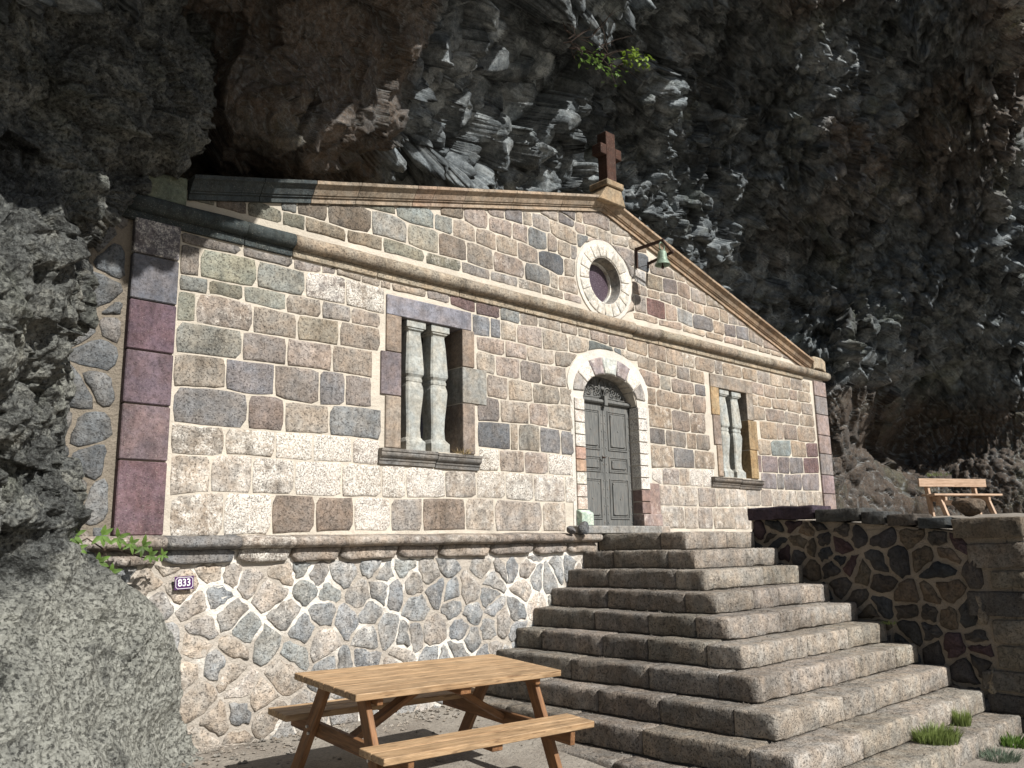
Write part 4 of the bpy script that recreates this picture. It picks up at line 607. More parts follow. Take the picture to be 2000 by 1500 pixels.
def np_mesh(name, V, F, mat, tint=None, smooth=True):
    me = bpy.data.meshes.new(name)
    me.vertices.add(len(V)); me.vertices.foreach_set('co', V.astype(np.float32).ravel())
    me.loops.add(F.size); me.loops.foreach_set('vertex_index', F.astype(np.int32).ravel())
    me.polygons.add(len(F)); me.polygons.foreach_set('loop_start', np.arange(0, F.size, 4, dtype=np.int32))
    me.polygons.foreach_set('loop_total', np.full(len(F), 4, dtype=np.int32))
    if smooth: me.polygons.foreach_set('use_smooth', np.ones(len(F), dtype=bool))
    if tint is not None:
        at = me.attributes.new('tint', 'FLOAT_VECTOR', 'POINT'); at.data.foreach_set('vector', tint.astype(np.float32).ravel())
    me.update(calc_edges=True); me.validate()
    me.materials.append(mat)
    o = bpy.data.objects.new(name, me); col.objects.link(o)
    return o
def sstep(a, b, x): t = np.clip((x-a)/(b-a), 0, 1); return t*t*(3-2*t)

# ---------------------------------------------------------------- the cave: roof, back wall and right-hand wall in one sheet of rock
def build_cliff():
    N = np.array(CLIFF_NET)                     # [row, col, xyz]
    tu = sub(CLIFF_U, (200, 2060), 2.6, 14); tv = sub(CLIFF_V, (-80, 1000), 2.6, 14)
    G = lin(N, tv); G = np.transpose(lin(np.transpose(G, (1,0,2)), tu), (1,0,2))
    # soften the knots of the coarse net
    for _ in range(40):
        G[1:-1,1:-1] = .5*G[1:-1,1:-1] + .125*(G[:-2,1:-1]+G[2:,1:-1]+G[1:-1,:-2]+G[1:-1,2:])
    n = normals(G); nv, nu = G.shape[:2]
    P = G.reshape(-1, 3); n = n.reshape(-1, 3)
    flip = np.sign(((CAM-P)*n).sum(1)); flip[flip == 0] = 1; n = n*flip[:,None]
    out = np.array([1.0,-6.0,1.0])-P; out /= np.linalg.norm(out, axis=1)[:,None]      # towards the open side
    n0 = n.copy()
    n = n*.6+out*.5; n = smooth_dir(n.reshape(nv, nu, 3), 12).reshape(-1, 3)
    x, y, z = P[:,0], P[:,1], P[:,2]
    W = P + .10*np.stack([fbm(P*1.1, 3, 40), fbm(P*1.1, 3, 50), fbm(P*1.1, 3, 60)], 1)
    # regions: 1 smooth brown bulge over the left half of the chapel, 2 blocky middle, 3 fine faceted right wall
    bulge = (1-sstep(-2.3, -1.9, x + .10*(z-4)))*sstep(-5.6, -5.0, x)
    right = sstep(1.0, 3.0, x)
    low = right*(1-sstep(2.3, 3.2, z))
    mid = np.clip(1-bulge-right, 0, 1)
    q1 = W*np.array([1.15, 1.15, .75]); f1, a1, b1, t1 = facet(q1, 3, 1.2)
    q2 = W*np.array([3.4, 3.4, 2.7]); f2, a2, b2, t2 = facet(q2, 13, 1.5)
    q3 = W*np.array([8.0, 8.0, 6.2]); f3, a3, b3, t3 = facet(q3, 23, 1.4)
    big = fbm(P*.45, 4, 5)
    fine = fbm(P*9, 3, 15)
    # no relief finer than the sheet can carry where it is drawn out
    st = np.maximum(np.linalg.norm(np.gradient(G, axis=0), axis=-1), np.linalg.norm(np.gradient(G, axis=1), axis=-1)).ravel()
    k3 = 1-sstep(.022, .05, st); k2 = 1-sstep(.06, .14, st)
    f3 = f3*k3; fine = fine*k3; f2 = f2*k2; b2 = np.where(k2 < .5, a2+1, b2); b3 = np.where(k3 < .5, a3+1, b3)
    d = .55*big*(.4+.6*(right+mid))
    d += f1*(.20*bulge+.50*mid+.24*right*(1-.5*low))
    d += f2*(.09*bulge+.24*mid+.28*right*(1-.8*low))
    d += f3*(.03*bulge+.07*mid+.15*right*(1-.65*low))
    d -= .045*right*(1-sstep(.0, .22, b3-a3))
    d += fine*(.018+.04*low) + fbm(P*3.1, 4, 25)*(.14*bulge+.03)
    # open joints between the blocks
    d -= (.10*mid+.07*right)*(1-sstep(.0, .16, b2-a2))
    d -= .10*mid*(1-sstep(0, .08, b1-a1))
    # hollow behind the bench
    d -= .5*np.exp(-(((x-10.6)/1.2)**2+((z-1.75)/.32)**2))
    tone = np.clip(.30*t1+.40*t2+.30*t3 + .5*((t2-.5)*.6+(t3-.5)*.4), 0, 1)
    tone = tone*(1-.6*bulge)+.3*bulge; tone = tone*(1-.75*low)+.06*low
    d *= .30+.70*sstep(.15, .75, np.abs((n0*n).sum(1)))
    V = P + n*d[:,None]
    tint = np.stack([np.clip(.70*bulge + .42*right*sstep(-.1,.3,fbm(P*.5+7,4,80)) + .32*sstep(.5,3.5,x)*sstep(5.0,7.0,z) + .72*low, 0, 1),
                     .35*bulge+.75*right+.15*mid,
                     np.maximum(np.clip(mid*.9+right*.45*(1-low), 0, 1)*sstep(-.25,.2,fbm(P*.8+3,3,90)+.1), sstep(-2.6,-2.2,x)*(1-sstep(-.6,0,x))*sstep(4.6,5.0,z))], 1)  # last term: pale patch painting sunlight onto the upper middle facets
    o = np_mesh('cliff', V, grid_faces(nu, nv), MAT['cliff'], tint, smooth=False)
    at = o.data.attributes.new('face_tone', 'FLOAT', 'POINT'); at.data.foreach_set('value', tone.astype(np.float32))
    tag(o, 'dark faceted basalt cave overhanging and closing in behind the chapel', kind='structure')
build_cliff()

# ---------------------------------------------------------------- the near lava mass at the left
def build_left_rock():
    N = np.array(ROCK_NET)
    tu = sub(ROCK_U, (-400, 0), 2.6, 8) if False else None
    ku = [abs(v) for v in ROCK_U]
    tu = []
    for i in range(len(ku)-1):
        m = max(1, int(round((ku[i+1]-ku[i])/(2.6 if ku[i+1] <= 480 else 12)))); tu += [i+j/m for j in range(m)]
    tu = np.array(tu+[len(ku)-1.0]); tv = sub(ROCK_V, (-60, 1560), 2.8, 12)
    G = catmull(N, tv); G = np.transpose(catmull(np.transpose(G, (1,0,2)), tu), (1,0,2))
    n = normals(G); nv, nu = G.shape[:2]
    P = G.reshape(-1, 3); n = n.reshape(-1, 3)
    flip = np.sign(((CAM-P)*n).sum(1)); flip[flip == 0] = 1; n = n*flip[:,None]
    x, y, z = P[:,0], P[:,1], P[:,2]
    edge = np.tile(np.interp(tu, range(len(ku)), ku), nv)        # distance from the seam with the wall
    e = sstep(0, 45, edge)
    upper = sstep(-.2, .25, z); foot = 1-sstep(-.55, -.15, z)
    W = P + .05*np.stack([fbm(P*3, 3, 140), fbm(P*3, 3, 150), fbm(P*3, 3, 160)], 1)
    f1 = facet(W*2.3, 103, 1.0)[0]; f2 = facet(W*6.5, 113, .8)[0]
    _, _, _, _ = 0, 0, 0, 0
    F3 = cells(W*15, 123)[0]
    F4 = cells(W*32, 133)[0]
    d = (.34-.16*foot)*fbm(P*1.2, 4, 105) + f1*(.13*upper+.04) + f2*(.045*upper+.018) + (.5-F3)*(.035*upper+.016)+(.5-F4)*(.010+.004*upper)
    d += (.05-.02*foot)*fbm(P*8, 4, 115)
    # the overhanging lip above the sloping foot
    lip = np.exp(-((z-.02)/.16)**2)*sstep(.25, 1.1, edge/150)
    d = d*(.35+.65*e) - .22*np.exp(-((z+.22)/.12)**2)*e*sstep(30, 160, edge) + .12*np.exp(-((z-.12)/.14)**2)*e
    V = P + n*d[:,None]
    tint = np.stack([np.clip(.35*upper*sstep(-.2,.3,fbm(P*1.0,4,180))+.12*foot, 0, 1), .5+0*z, np.clip(.08+.92*foot+.25*np.exp(-((z-1.2)/.4)**2), 0, 1)], 1)  # pale band at mid height paints in the sunlit part
    o = np_mesh('rock_face', V, grid_faces(nu, nv), MAT['lava'], tint, smooth=True)
    tag(o, 'rough grey vesicular lava mass at the left end of the chapel', kind='structure')
build_left_rock()

# ---------------------------------------------------------------- ground
def gz(x, y):
    base = -1.66 + .085*y + .012*(x+2)
    return max(base, -2.35) if y > -12 else -2.35
def build_ground():
    xs = [-400,-120,-40,-20,-12] + [ -10+i*.16 for i in range(int(24/.16))] + [16,24,50,140,400]
    ys = [-400,-120,-40,-20,-12] + [ -10+i*.16 for i in range(int(11.5/.16))] + [4,12,60,300]
    V = []; F = []
    for y in ys:
        for x in xs:
            z = gz(x, min(y, .3)); z += .02*mnoise.noise(Vector((x*1.3, y*1.3, 0))) + .008*mnoise.noise(Vector((x*6, y*6, 3)))
            V.append((x, y, z))
    nu = len(xs)
    F = [(j*nu+i, j*nu+i+1, (j+1)*nu+i+1, (j+1)*nu+i) for j in range(len(ys)-1) for i in range(nu-1)]
    tag(mesh_obj('ground', V, F, MAT['ground']), 'dusty grey gravel ground in front of the steps', kind='structure')
    # raised terrace to the right of the steps
    V = []; xs = [2.065+i*.18 for i in range(80)]; ys = [-4.05+i*.18 for i in range(36)]
    for y in ys:
        for x in xs:
            z = -.01 + .05*sstep(2.5, 5, x) + .24*float(sstep(5.5, 9, x))
            z += .03*(mnoise.noise(Vector((x*1.5, y*1.5, 9)))-.3) + .012*mnoise.noise(Vector((x*7, y*7, 2)))
            if x < 2.5: z = min(z, (-.13 if y < -3 else -.02))
            V.append((x, y, float(z)))
    nu = len(xs)
    F = [(j*nu+i, j*nu+i+1, (j+1)*nu+i+1, (j+1)*nu+i) for j in range(len(ys)-1) for i in range(nu-1)]
    k = len(V); V += [(xs[0], ys[0], -2.5), (xs[-1], ys[0], -2.5)]
    F.append((0, k, k+1, nu-1)); 
    tag(mesh_obj('terrace', V, F, MAT['ground']), 'raised earth terrace between the parapet and the cave wall', kind='structure')
build_ground()
def grit():
    mb = MB(); rr = random.Random(44)
    for _ in range(1500):
        i = rr.randrange(0, 10)
        if rr.random() < .5: y = -(1.287+i*.301)+.301*0-rr.random()**2.2*.26; x = rr.uniform(.7-.281*i, 2.03); z = -.1989*(i+1)
        else: x = .623-i*.281-rr.random()**2.2*.24; y = -rr.uniform(.05, 1.287+i*.301); z = -.1989*(i+1)
        s = rr.uniform(.003, .010)
        v = [(x+s*a*rr.uniform(.7,1.2), y+s*b*rr.uniform(.7,1.2), z+s*c_*.7+.004) for a, b, c_ in ((1,0,0),(-1,0,0),(0,1,0),(0,-1,0),(0,0,1),(0,0,-1))]
        mb.add(v, [(0,2,4),(2,1,4),(1,3,4),(3,0,4),(2,0,5),(1,2,5),(3,1,5),(0,3,5)])
    tag(mb.build('grit', MAT['step'], color=(.25,.225,.19)), 'fine grit and crumbs lying along the backs of the treads', kind='stuff')
grit()
def loose_stones():
    mb = MB(); rr = random.Random(3)
    for _ in range(900):
        if rr.random() < .5: x, y, s = rr.uniform(-6, -1.2), rr.uniform(-4.5, -.1), rr.uniform(.006, .022)
        else: x, y, s = rr.uniform(-4.6, -.9), -.02-.45*rr.random()**2, rr.uniform(.006, .032)
        z = gz(x, y)
        v = [(x+s*a*rr.uniform(.7,1.2), y+s*b*rr.uniform(.7,1.2), z+s*c_*.7+.005) for a, b, c_ in ((1,0,0),(-1,0,0),(0,1,0),(0,-1,0),(0,0,1),(0,0,-1))]
        mb.add(v, [(0,2,4),(2,1,4),(1,3,4),(3,0,4),(2,0,5),(1,2,5),(3,1,5),(0,3,5)])
    tag(mb.build('gravel', MAT['step'], color=(.3,.27,.23)), 'loose grit and pebbles scattered on the ground', kind='stuff')
loose_stones()

# ---------------------------------------------------------------- stone helper
def stone(name, poly, mat, parent, color, frame=None, white=None, base=-.04, front=.012, edge=.014, bulge=.006, rough=.003, rr=random, jit=.004):
    """one facing stone. poly: outline (u,w). frame maps (u, w, out) to the world"""
    if frame is None: frame = lambda u, w, o: (u, -o, w)
    n = len(poly)
    cu = sum(p[0] for p in poly)/n; cw = sum(p[1] for p in poly)/n
    poly = [(p[0]+rr.uniform(-jit, jit), p[1]+rr.uniform(-jit, jit)) for p in poly]
    tu_, tw_ = rr.uniform(-.5, .5), rr.uniform(-.5, .5)
    def ring(k, o, rg):
        out = []
        for u, w in poly:
            L = math.hypot(cu-u, cw-w)+1e-6; t = min(.6, k/L)
            uu, ww = u+(cu-u)*t, w+(cw-w)*t
            out.append(frame(uu, ww, o + rr.uniform(-rg, rg) + (bulge*(tu_*(uu-cu)+tw_*(ww-cw))*4 if k else 0)))
        return out
    V = ring(0, base, 0) + ring(0, front*.25, rough*.3) + ring(edge, front, rough) + ring(edge*4.5, front+bulge*.7, rough*1.6)
    V.append(frame(cu, cw, front+bulge))
    F = []
    for r_ in range(3):
        F += [(r_*n+i, r_*n+(i+1) % n, (r_+1)*n+(i+1) % n, (r_+1)*n+i) for i in range(n)]
    F += [(3*n+i, 3*n+(i+1) % n, 4*n) for i in range(n)]
    o = mesh_obj(name, V, F, mat, parent, True, color, white)
    return o

def voronoi(x0, x1, z0, z1, cell, rr, inside=lambda x, z: True, aspect=1.0, gap=.02, jitter=.42):
    seeds = []
    nz = int((z1-z0)/(cell/aspect))+3
    for j in range(-1, nz):
        nx = int((x1-x0)/cell)+3
        for i in range(-1, nx):
            seeds.append((x0+(i+.5*(j % 2)+rr.uniform(-jitter, jitter))*cell, z0+(j+rr.uniform(-jitter, jitter))*cell/aspect))
    drop = set(k for k in range(len(seeds)) if rr.random() < .2)
    seeds = [s for k, s in enumerate(seeds) if k not in drop]
    out = []
    for sx, sz in seeds:
        if not (x0-cell*.3 < sx < x1+cell*.3 and z0-cell*.3 < sz < z1+cell*.3) or not inside(sx, sz): continue
        P = [(x0,z0),(x1,z0),(x1,z1),(x0,z1)]
        near = sorted(seeds, key=lambda q: (q[0]-sx)**2+(q[1]-sz)**2)[1:22]
        for qx, qz in near:
            mx, mz = (sx+qx)/2, (sz+qz)/2; nx_, nz_ = qx-sx, qz-sz; L = math.hypot(nx_, nz_)
            off = (mx*nx_+mz*nz_)/L - gap/2*rr.uniform(.6, 1.6)
            Q = []
            for a in range(len(P)):
                p, q = P[a], P[(a+1) % len(P)]
                dp = (p[0]*nx_+p[1]*nz_)/L-off; dq = (q[0]*nx_+q[1]*nz_)/L-off
                if dp <= 0: Q.append(p)
                if (dp < 0) != (dq < 0) and dp != dq:
                    t = dp/(dp-dq); Q.append((p[0]+(q[0]-p[0])*t, p[1]+(q[1]-p[1])*t))
            P = Q
            if len(P) < 3: break
        if len(P) >= 3: out.append(P)
    return out
def shade(c, rr, a, b_):
    f = rr.uniform(a, b_); return (c[0]*f*rr.uniform(.98,1.02), c[1]*f, c[2]*f*rr.uniform(.97,1.03))
def soften(P, m=14, k=.22):
    """cut corners and resample an outline to m points"""
    for _ in range(2):
        Q = []
        for i in range(len(P)):
            p, q = P[i], P[(i+1) % len(P)]
            Q += [(p[0]*(1-k)+q[0]*k, p[1]*(1-k)+q[1]*k), (p[0]*k+q[0]*(1-k), p[1]*k+q[1]*(1-k))]
        P = Q
    L = [0]
    for i in range(len(P)):
        p, q = P[i], P[(i+1) % len(P)]; L.append(L[-1]+math.hypot(q[0]-p[0], q[1]-p[1]))
    out = []; j = 0
    for i in range(m):
        t = L[-1]*i/m
        while L[j+1] < t: j += 1
        f = (t-L[j])/max(1e-9, L[j+1]-L[j]); p, q = P[j], P[(j+1) % len(P)]
        out.append((p[0]+(q[0]-p[0])*f, p[1]+(q[1]-p[1])*f))
    return out
def area(P): return abs(sum(P[i][0]*P[(i+1) % len(P)][1]-P[(i+1) % len(P)][0]*P[i][1] for i in range(len(P))))/2

# ================================================================ THE CHAPEL
chapel = empty('chapel', (0, 0, 0))
tag(chapel, 'small stone chapel with gabled front built into the cave under the basalt overhang', 'chapel')
AX = .87                                     # centre line
def rake(x):                                 # underside of the sloping cornice
    return 4.255-.250*(.92-x) if x < .92 else 4.255-.2835*(x-.92)
DX0, DX1, DSP = .43, 1.49, 1.66              # door opening and spring of its arch
def door_top(x):
    t = (x-(DX0+DX1)/2)/((DX1-DX0)/2)
    return DSP + .36*(max(0, 1-abs(t)**2.2))**.5
OC, OR, OR2 = (.94, 3.28), .315, .50
# wall core with openings, built as a fan of strips (front at y=0.0, mortar face)
def wall_core():
    xs = sorted(set([-4.98,-4.6,-2.32,-1.5,3.42,4.18,6.35,6.74,AX] + [DX0+(DX1-DX0)*i/16 for i in range(17)] + [OC[0]-OR*math.cos(math.pi*i/20) for i in range(21)] + [-3.5,-0.5,2.2,5.3]))
    def holes(x0, x1):
        xm = (x0+x1)/2; h = []
        if -2.32 <= xm <= -1.5: h.append(((.85,.85),(2.22,2.22)))
        if 3.42 <= xm <= 4.18: h.append(((.82,.82),(2.14,2.14)))
        if DX0 <= xm <= DX1: h.append(((.10,.10),(door_top(x0), door_top(x1))))
        if OC[0]-OR <= xm <= OC[0]+OR:
            d = [math.sqrt(max(0, OR*OR-(x-OC[0])**2)) for x in (x0, x1)]
            h.append(((OC[1]-d[0], OC[1]-d[1]), (OC[1]+d[0], OC[1]+d[1])))
        return h
    mb = MB(); T = .42
    for x0, x1 in zip(xs[:-1], xs[1:]):
        lo = (0.0, 0.0); top = (rake(x0)+.08, rake(x1)+.08)
        for a, b in holes(x0, x1)+[((top), None)]:
            if b is None: a = top
            v = [(x0,0,lo[0]),(x1,0,lo[1]),(x1,0,a[1]),(x0,0,a[0]),(x0,T,lo[0]),(x1,T,lo[1]),(x1,T,a[1]),(x0,T,a[0])]
            mb.add(v, [(0,1,2,3),(5,4,7,6),(3,2,6,7),(1,0,4,5),(0,3,7,4),(2,1,5,6)])
            lo = b
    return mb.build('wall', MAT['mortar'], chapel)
wall_core()
room = MB(); room.box(-4.9, 6.6, 2.4, 2.5, 0, 3.0); room.box(-4.9, -4.8, .45, 2.4, 0, 3.0); room.box(6.5, 6.6, .45, 2.4, 0, 3.0)
room.box(-4.9, 6.6, .45, 2.5, 2.95, 3.05); room.box(-4.9, 6.6, .45, 2.5, -.05, .03)
room.build('inner_room', MAT['dark'], chapel)
# roof slabs running back into the rock
rf = MB()
for (xa, za), (xb, zb) in (((-5.0, 2.98), (.9, 4.42)), ((.9, 4.42), (6.7, 2.84))):
    rf.add([(xa,0.02,za-.12),(xb,0.02,zb-.12),(xb,1.6,zb-.12),(xa,1.6,za-.12),(xa,.02,za-.02),(xb,.02,zb-.02),(xb,1.6,zb-.02),(xa,1.6,za-.02)],
           [(3,2,1,0),(4,5,6,7),(0,1,5,4),(1,2,6,5),(2,3,7,6),(3,0,4,7)])
rf.build('roof', MAT['trim'], chapel, color=(.2,.17,.13))

# --- colours of the facing stones
rs = random.Random(11)
PAL = [(.36,.305,.24),(.345,.295,.24),(.32,.28,.23),(.37,.325,.265),(.31,.265,.22),(.335,.28,.235),(.30,.275,.245),(.28,.245,.215),(.32,.27,.23)]
PAL_LOW = [(.40,.355,.30),(.37,.33,.285),(.35,.305,.26),(.38,.33,.27)]
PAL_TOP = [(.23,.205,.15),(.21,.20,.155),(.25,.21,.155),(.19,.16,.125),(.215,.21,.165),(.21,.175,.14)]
SPEC = [(-1.48,2.52,(.20,.085,.075)),(-1.12,2.50,(.17,.085,.075)),(-.78,2.50,(.24,.25,.225)),(-1.2,2.30,(.22,.225,.24)),(-1.0,2.30,(.22,.225,.24)),
 (-.45,2.50,(.31,.24,.17)),(-4.26,1.07,(.215,.195,.18)),(-3.95,1.37,(.20,.18,.19)),(-3.1,1.37,(.22,.195,.185)),(-3.47,1.37,(.27,.21,.16)),(-3.77,1.07,(.26,.17,.12)),(-2.8,1.07,(.23,.23,.215)),(-1.1,1.08,(.13,.13,.135)),
 (-1.1,1.36,(.22,.165,.13)),(-.0,1.08,(.22,.195,.18)),(.2,1.08,(.2,.18,.165)),(-.35,1.08,(.28,.23,.155)),
 (-3.46,.18,(.27,.175,.10)),(-3.05,.18,(.27,.17,.095)),(-1.75,.18,(.31,.205,.12)),(-4.48,2.12,(.19,.20,.165)),(-3.8,2.12,(.27,.27,.19)),(-4.2,2.33,(.28,.28,.165)),(-4.53,2.33,(.24,.18,.12)),(-4.53,1.92,(.27,.265,.16)),(-3.25,1.92,(.42,.325,.18)),
 (-3.7,2.33,(.26,.255,.19)),(-4.3,2.55,(.16,.13,.10)),(-3.8,2.55,(.19,.16,.13)),(-4.3,1.65,(.27,.25,.18)),
 (2.02,3.11,(.235,.075,.05)),(6.1,1.39,(.24,.10,.09)),(6.12,1.12,(.22,.085,.08)),(5.55,1.12,(.20,.17,.165)),(5.2,1.12,(.2,.14,.13)),(4.8,1.10,(.25,.165,.16)),(4.48,1.1,(.22,.12,.10)),
 (5.1,1.35,(.22,.27,.25)),(5.85,.82,(.31,.245,.235)),(4.75,.82,(.25,.19,.18)),(5.45,.82,(.24,.19,.18)),(5.05,.82,(.22,.19,.17)),
 (1.65,3.72,(.10,.12,.145)),(1.98,3.48,(.36,.26,.13)),(2.3,3.48,(.23,.16,.13)),(1.68,3.47,(.55,.52,.47)),(1.68,3.2,(.14,.12,.11)),(-.1,3.33,(.085,.095,.11)),(-.25,3.10,(.20,.20,.185)),
 (-2.25,3.40,(.23,.27,.235)),(-1.8,3.40,(.27,.285,.24)),(-2.5,3.14,(.36,.325,.25)),(-1.95,3.14,(.37,.32,.2)),(-.35,3.6,(.17,.18,.175)),(.8,2.33,(.12,.14,.12)),(1.12,2.33,(.15,.18,.19)),(2.9,2.05,(.19,.165,.155)),(2.4,1.04,(.22,.19,.165)),(2.75,3.1,(.32,.3,.26)),(3.2,3.1,(.18,.155,.14)),(3.85,3.1,(.2,.15,.13)),(4.3,3.1,(.25,.225,.22)),
 (-3.55,3.15,(.12,.13,.12)),(2.0,1.30,(.19,.15,.12)),(2.45,1.30,(.27,.21,.15)),(3.05,1.28,(.34,.25,.16)),(2.3,2.05,(.36,.30,.2)),(-.3,4.0,(.19,.155,.145)),(-.75,3.8,(.2,.165,.15)),(.25,4.0,(.17,.135,.12)),(.4,3.7,(.2,.2,.185)),(-.0,3.75,(.2,.15,.13)),(-1.15,3.75,(.19,.16,.14))]
def stone_colour(name, x, z):
    for sx, sz, c in SPEC:
        if abs(sx-x) < .17 and abs(sz-z) < .095:
            L = .3*c[0]+.55*c[1]+.15*c[2]; c = tuple((v*.55+L*.45)*.86+.038 for v in c); return c, (.15 if c[0] > .5 else 0)
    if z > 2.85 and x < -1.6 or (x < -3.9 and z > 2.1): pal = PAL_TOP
    elif z < .7: pal = PAL_LOW
    else: pal = PAL
    c = rs.choice(pal); f = rs.uniform(.86, 1.12)
    if z > 1.2:      # soft shadow over the upper left, painted into the stone tones
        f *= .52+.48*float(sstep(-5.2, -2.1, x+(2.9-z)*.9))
    if x > 1.5 and z > 1: c = (c[0]*1.0, c[1]*.95, c[2]*.9)
    w = 0
    if name == 'A8': w = [.35,.45,.95,.85,.7][min(4, int((x+4.6)/.42))]
    elif name == 'B8': w = 1.2 if x > -.05 else (.8 if x < -1 else .15)
    elif name == 'C8': w = rs.choice([.5,.2,.7])
    elif name == 'b9': w = [.3,.35,.55,.8,.65,.6,.25,.5,.5,.45,.6][min(10, int((x+4.6)/.45))]
    elif name == 'b10': w = .75 if -4.12 < x < -3.68 else (.7 if -2.84 < x < -2.4 else (.4 if x < -4.1 else rs.choice([0,.15,.25])))
    elif name == 'A2' and x > -3.4: w = .55
    elif name in ('g1', 'g2') and -1.2 < x < 0: w = .15
    elif z < 1.3: w = rs.choice([0,0,.2])
    elif rs.random() < .1: w = .2
    f *= 1.07
    return (c[0]*f, c[1]*f, c[2]*f*1.02), w

def zi(L, x):
    if x <= L[0][0]: return L[0][1]
    for a, b in zip(L[:-1], L[1:]):
        if x <= b[0]: return a[1]+(b[1]-a[1])*(x-a[0])/max(1e-6, b[0]-a[0])
    return L[-1][1]
DO = [(.24,.0),(.24,1.80),(.16,1.90),(.20,2.02),(.33,2.18),(.60,2.31),(.95,2.34),(1.28,2.31),(1.52,2.22),(1.68,2.06),(1.73,1.85),(1.73,.72),(1.88,.68),(1.90,.0)]
def push(x, z):
    """keep facing stones out of the round window and the door surround"""
    dx, dz = x-OC[0], z-OC[1]; L = math.hypot(dx, dz)
    if L < OR2+.07: x, z = OC[0]+dx/L*(OR2+.07), OC[1]+dz/L*(OR2+.07)
    if z < 2.36 and .16 < x < 1.90:
        if z < 1.80: 
            r_ = 1.73 if z > .70 else 1.90
            x = .24 if x < .9 else max(x, r_)
        else:
            cx, cz = .945, 1.82; a, b = .80, .53
            dx, dz = (x-cx)/a, (z-cz)/b; L = math.hypot(dx, dz)
            if L < 1: x, z = cx+dx/L*a, cz+dz/L*b
    return x, z
def facing():
    rr = random.Random(5); made = 0
    for name, top, bot, xs in ROWS:
        for x0, x1 in zip(xs[:-1], xs[1:]):
            # gaps left for windows and door between the groups of a course
            if name == 'B2' and x0 > 1.2 and x1 > 1.6: continue
            g = .0075 if x1-x0 > .2 else .0065
            a, b = x0+g*rr.uniform(.8,1.4), x1-g*rr.uniform(.8,1.4)
            pts = []; m = 5
            for i in range(m):
                x = a+(b-a)*i/(m-1); pts.append((x, zi(bot, x)+g, 0))
            zb, zt = zi(bot, b)+g, zi(top, b)-g
            pts += [(b, zb+(zt-zb)*f_, 0) for f_ in (.33, .67)]
            for i in range(m):
                x = b+(a-b)*i/(m-1); pts.append((x, zi(top, x)-g, 0))
            zb, zt = zi(bot, a)+g, zi(top, a)-g
            pts += [(a, zb+(zt-zb)*f_, 0) for f_ in (.67, .33)]
            P = []
            for x, z, _ in pts:
                if z > 2.60 or name[0] == 'g':
                    z = max(z, 2.80) if name[0] == 'g' else min(z, 2.56)
                    z = min(z, rake(x)-.012)
                if name == 'g1': z = max(z, 2.80)
                x, z = push(x, z)
                P.append((x, z))
            zs = [p[1] for p in P]; w_ = [p[0] for p in P]
            if max(zs)-min(zs) < .035 or area(P) < .0035: continue
            P = soften(P, 16, .055)
            cx, cz = sum(p[0] for p in P)/16, sum(p[1] for p in P)/16
            if math.hypot(cx-OC[0], cz-OC[1]) < OR2+.02: continue
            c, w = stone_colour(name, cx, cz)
            fr = rr.uniform(.004, .011)
            stone('ashlar_block', P, MAT['ashlar'], chapel, c, None, w, front=fr, edge=.007, bulge=rr.uniform(.002, .007), rough=.0022, rr=rr, jit=.0035)
            made += 1
    return made
print('facing stones', facing())

# --- corner pillars
zq = [0, .59, 1.04, 1.48, 1.90, 2.29, 2.60]
qc = [(.155,.10,.11),(.175,.13,.135),(.15,.11,.125),(.13,.088,.105),(.135,.135,.15),(.14,.13,.14)]
for i in range(6):
    b = MB(); b.box(-5.0, -4.625, -.035, .3, zq[i]+.006, zq[i+1]-.006)
    b.build('quoin', MAT['trim'], chapel, color=qc[i], white=(.35 if i == 5 else 0), bevel=.008)
zr = [0,.34,.66,.98,1.34,1.66,2.02,2.34,2.61]
for i in range(8):
    b = MB(); b.box(6.365, 6.77, -.035, .4, zr[i]+.005, zr[i+1]-.005)
    b.build('quoin', MAT['trim'], chapel, color=random.choice([(.30,.24,.22),(.27,.21,.21),(.25,.225,.215)]), bevel=.008)
b = MB(); b.bar((-5.012,-.01,-.05), (-5.012,-.01,2.66), .016, .03)
b.build('edge_strip', MAT['interior'], chapel)

# --- middle string course: a round roll over a flat band
def roll_profile(r, zc, out, k=9):
    return [(.02, zc-r)] + [(-out-r*math.sin(math.pi*i/k)*1.0, zc-r*math.cos(math.pi*i/k)) for i in range(k+1)] + [(.02, zc+r)]
sx = [-5.12,-4.05,-3.57,-2.62,-1.55,-.55,.35,1.45,2.0,2.9,3.9,4.95,6.0,6.86]
for i in range(len(sx)-1):
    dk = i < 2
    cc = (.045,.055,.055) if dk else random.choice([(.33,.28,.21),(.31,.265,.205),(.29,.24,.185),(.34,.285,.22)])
    b = MB(); st = [sx[i]+.004+(sx[i+1]-sx[i]-.008)*j/6 for j in range(7)]
    wob = [random.uniform(-.006,.006) for _ in st]
    b.ribbon(roll_profile(.072, 2.722, .035), st, lambda x: .006*mnoise.noise(Vector((x*2.5, 0, 5))) - (.02 if 1.45 < x < 1.95 else 0))
    b.build('string_course_stone', MAT['ashlar'] if not dk else MAT['trim'], chapel, True, color=cc, white=0)
    b = MB(); b.box(sx[i]+.003, sx[i+1]-.003, -.028, .02, 2.575, 2.652)
    if i < len(sx)-2: b.build('string_course_band', MAT['ashlar'], chapel, color=cc if dk else (.36,.30,.22), white=0, bevel=.006)
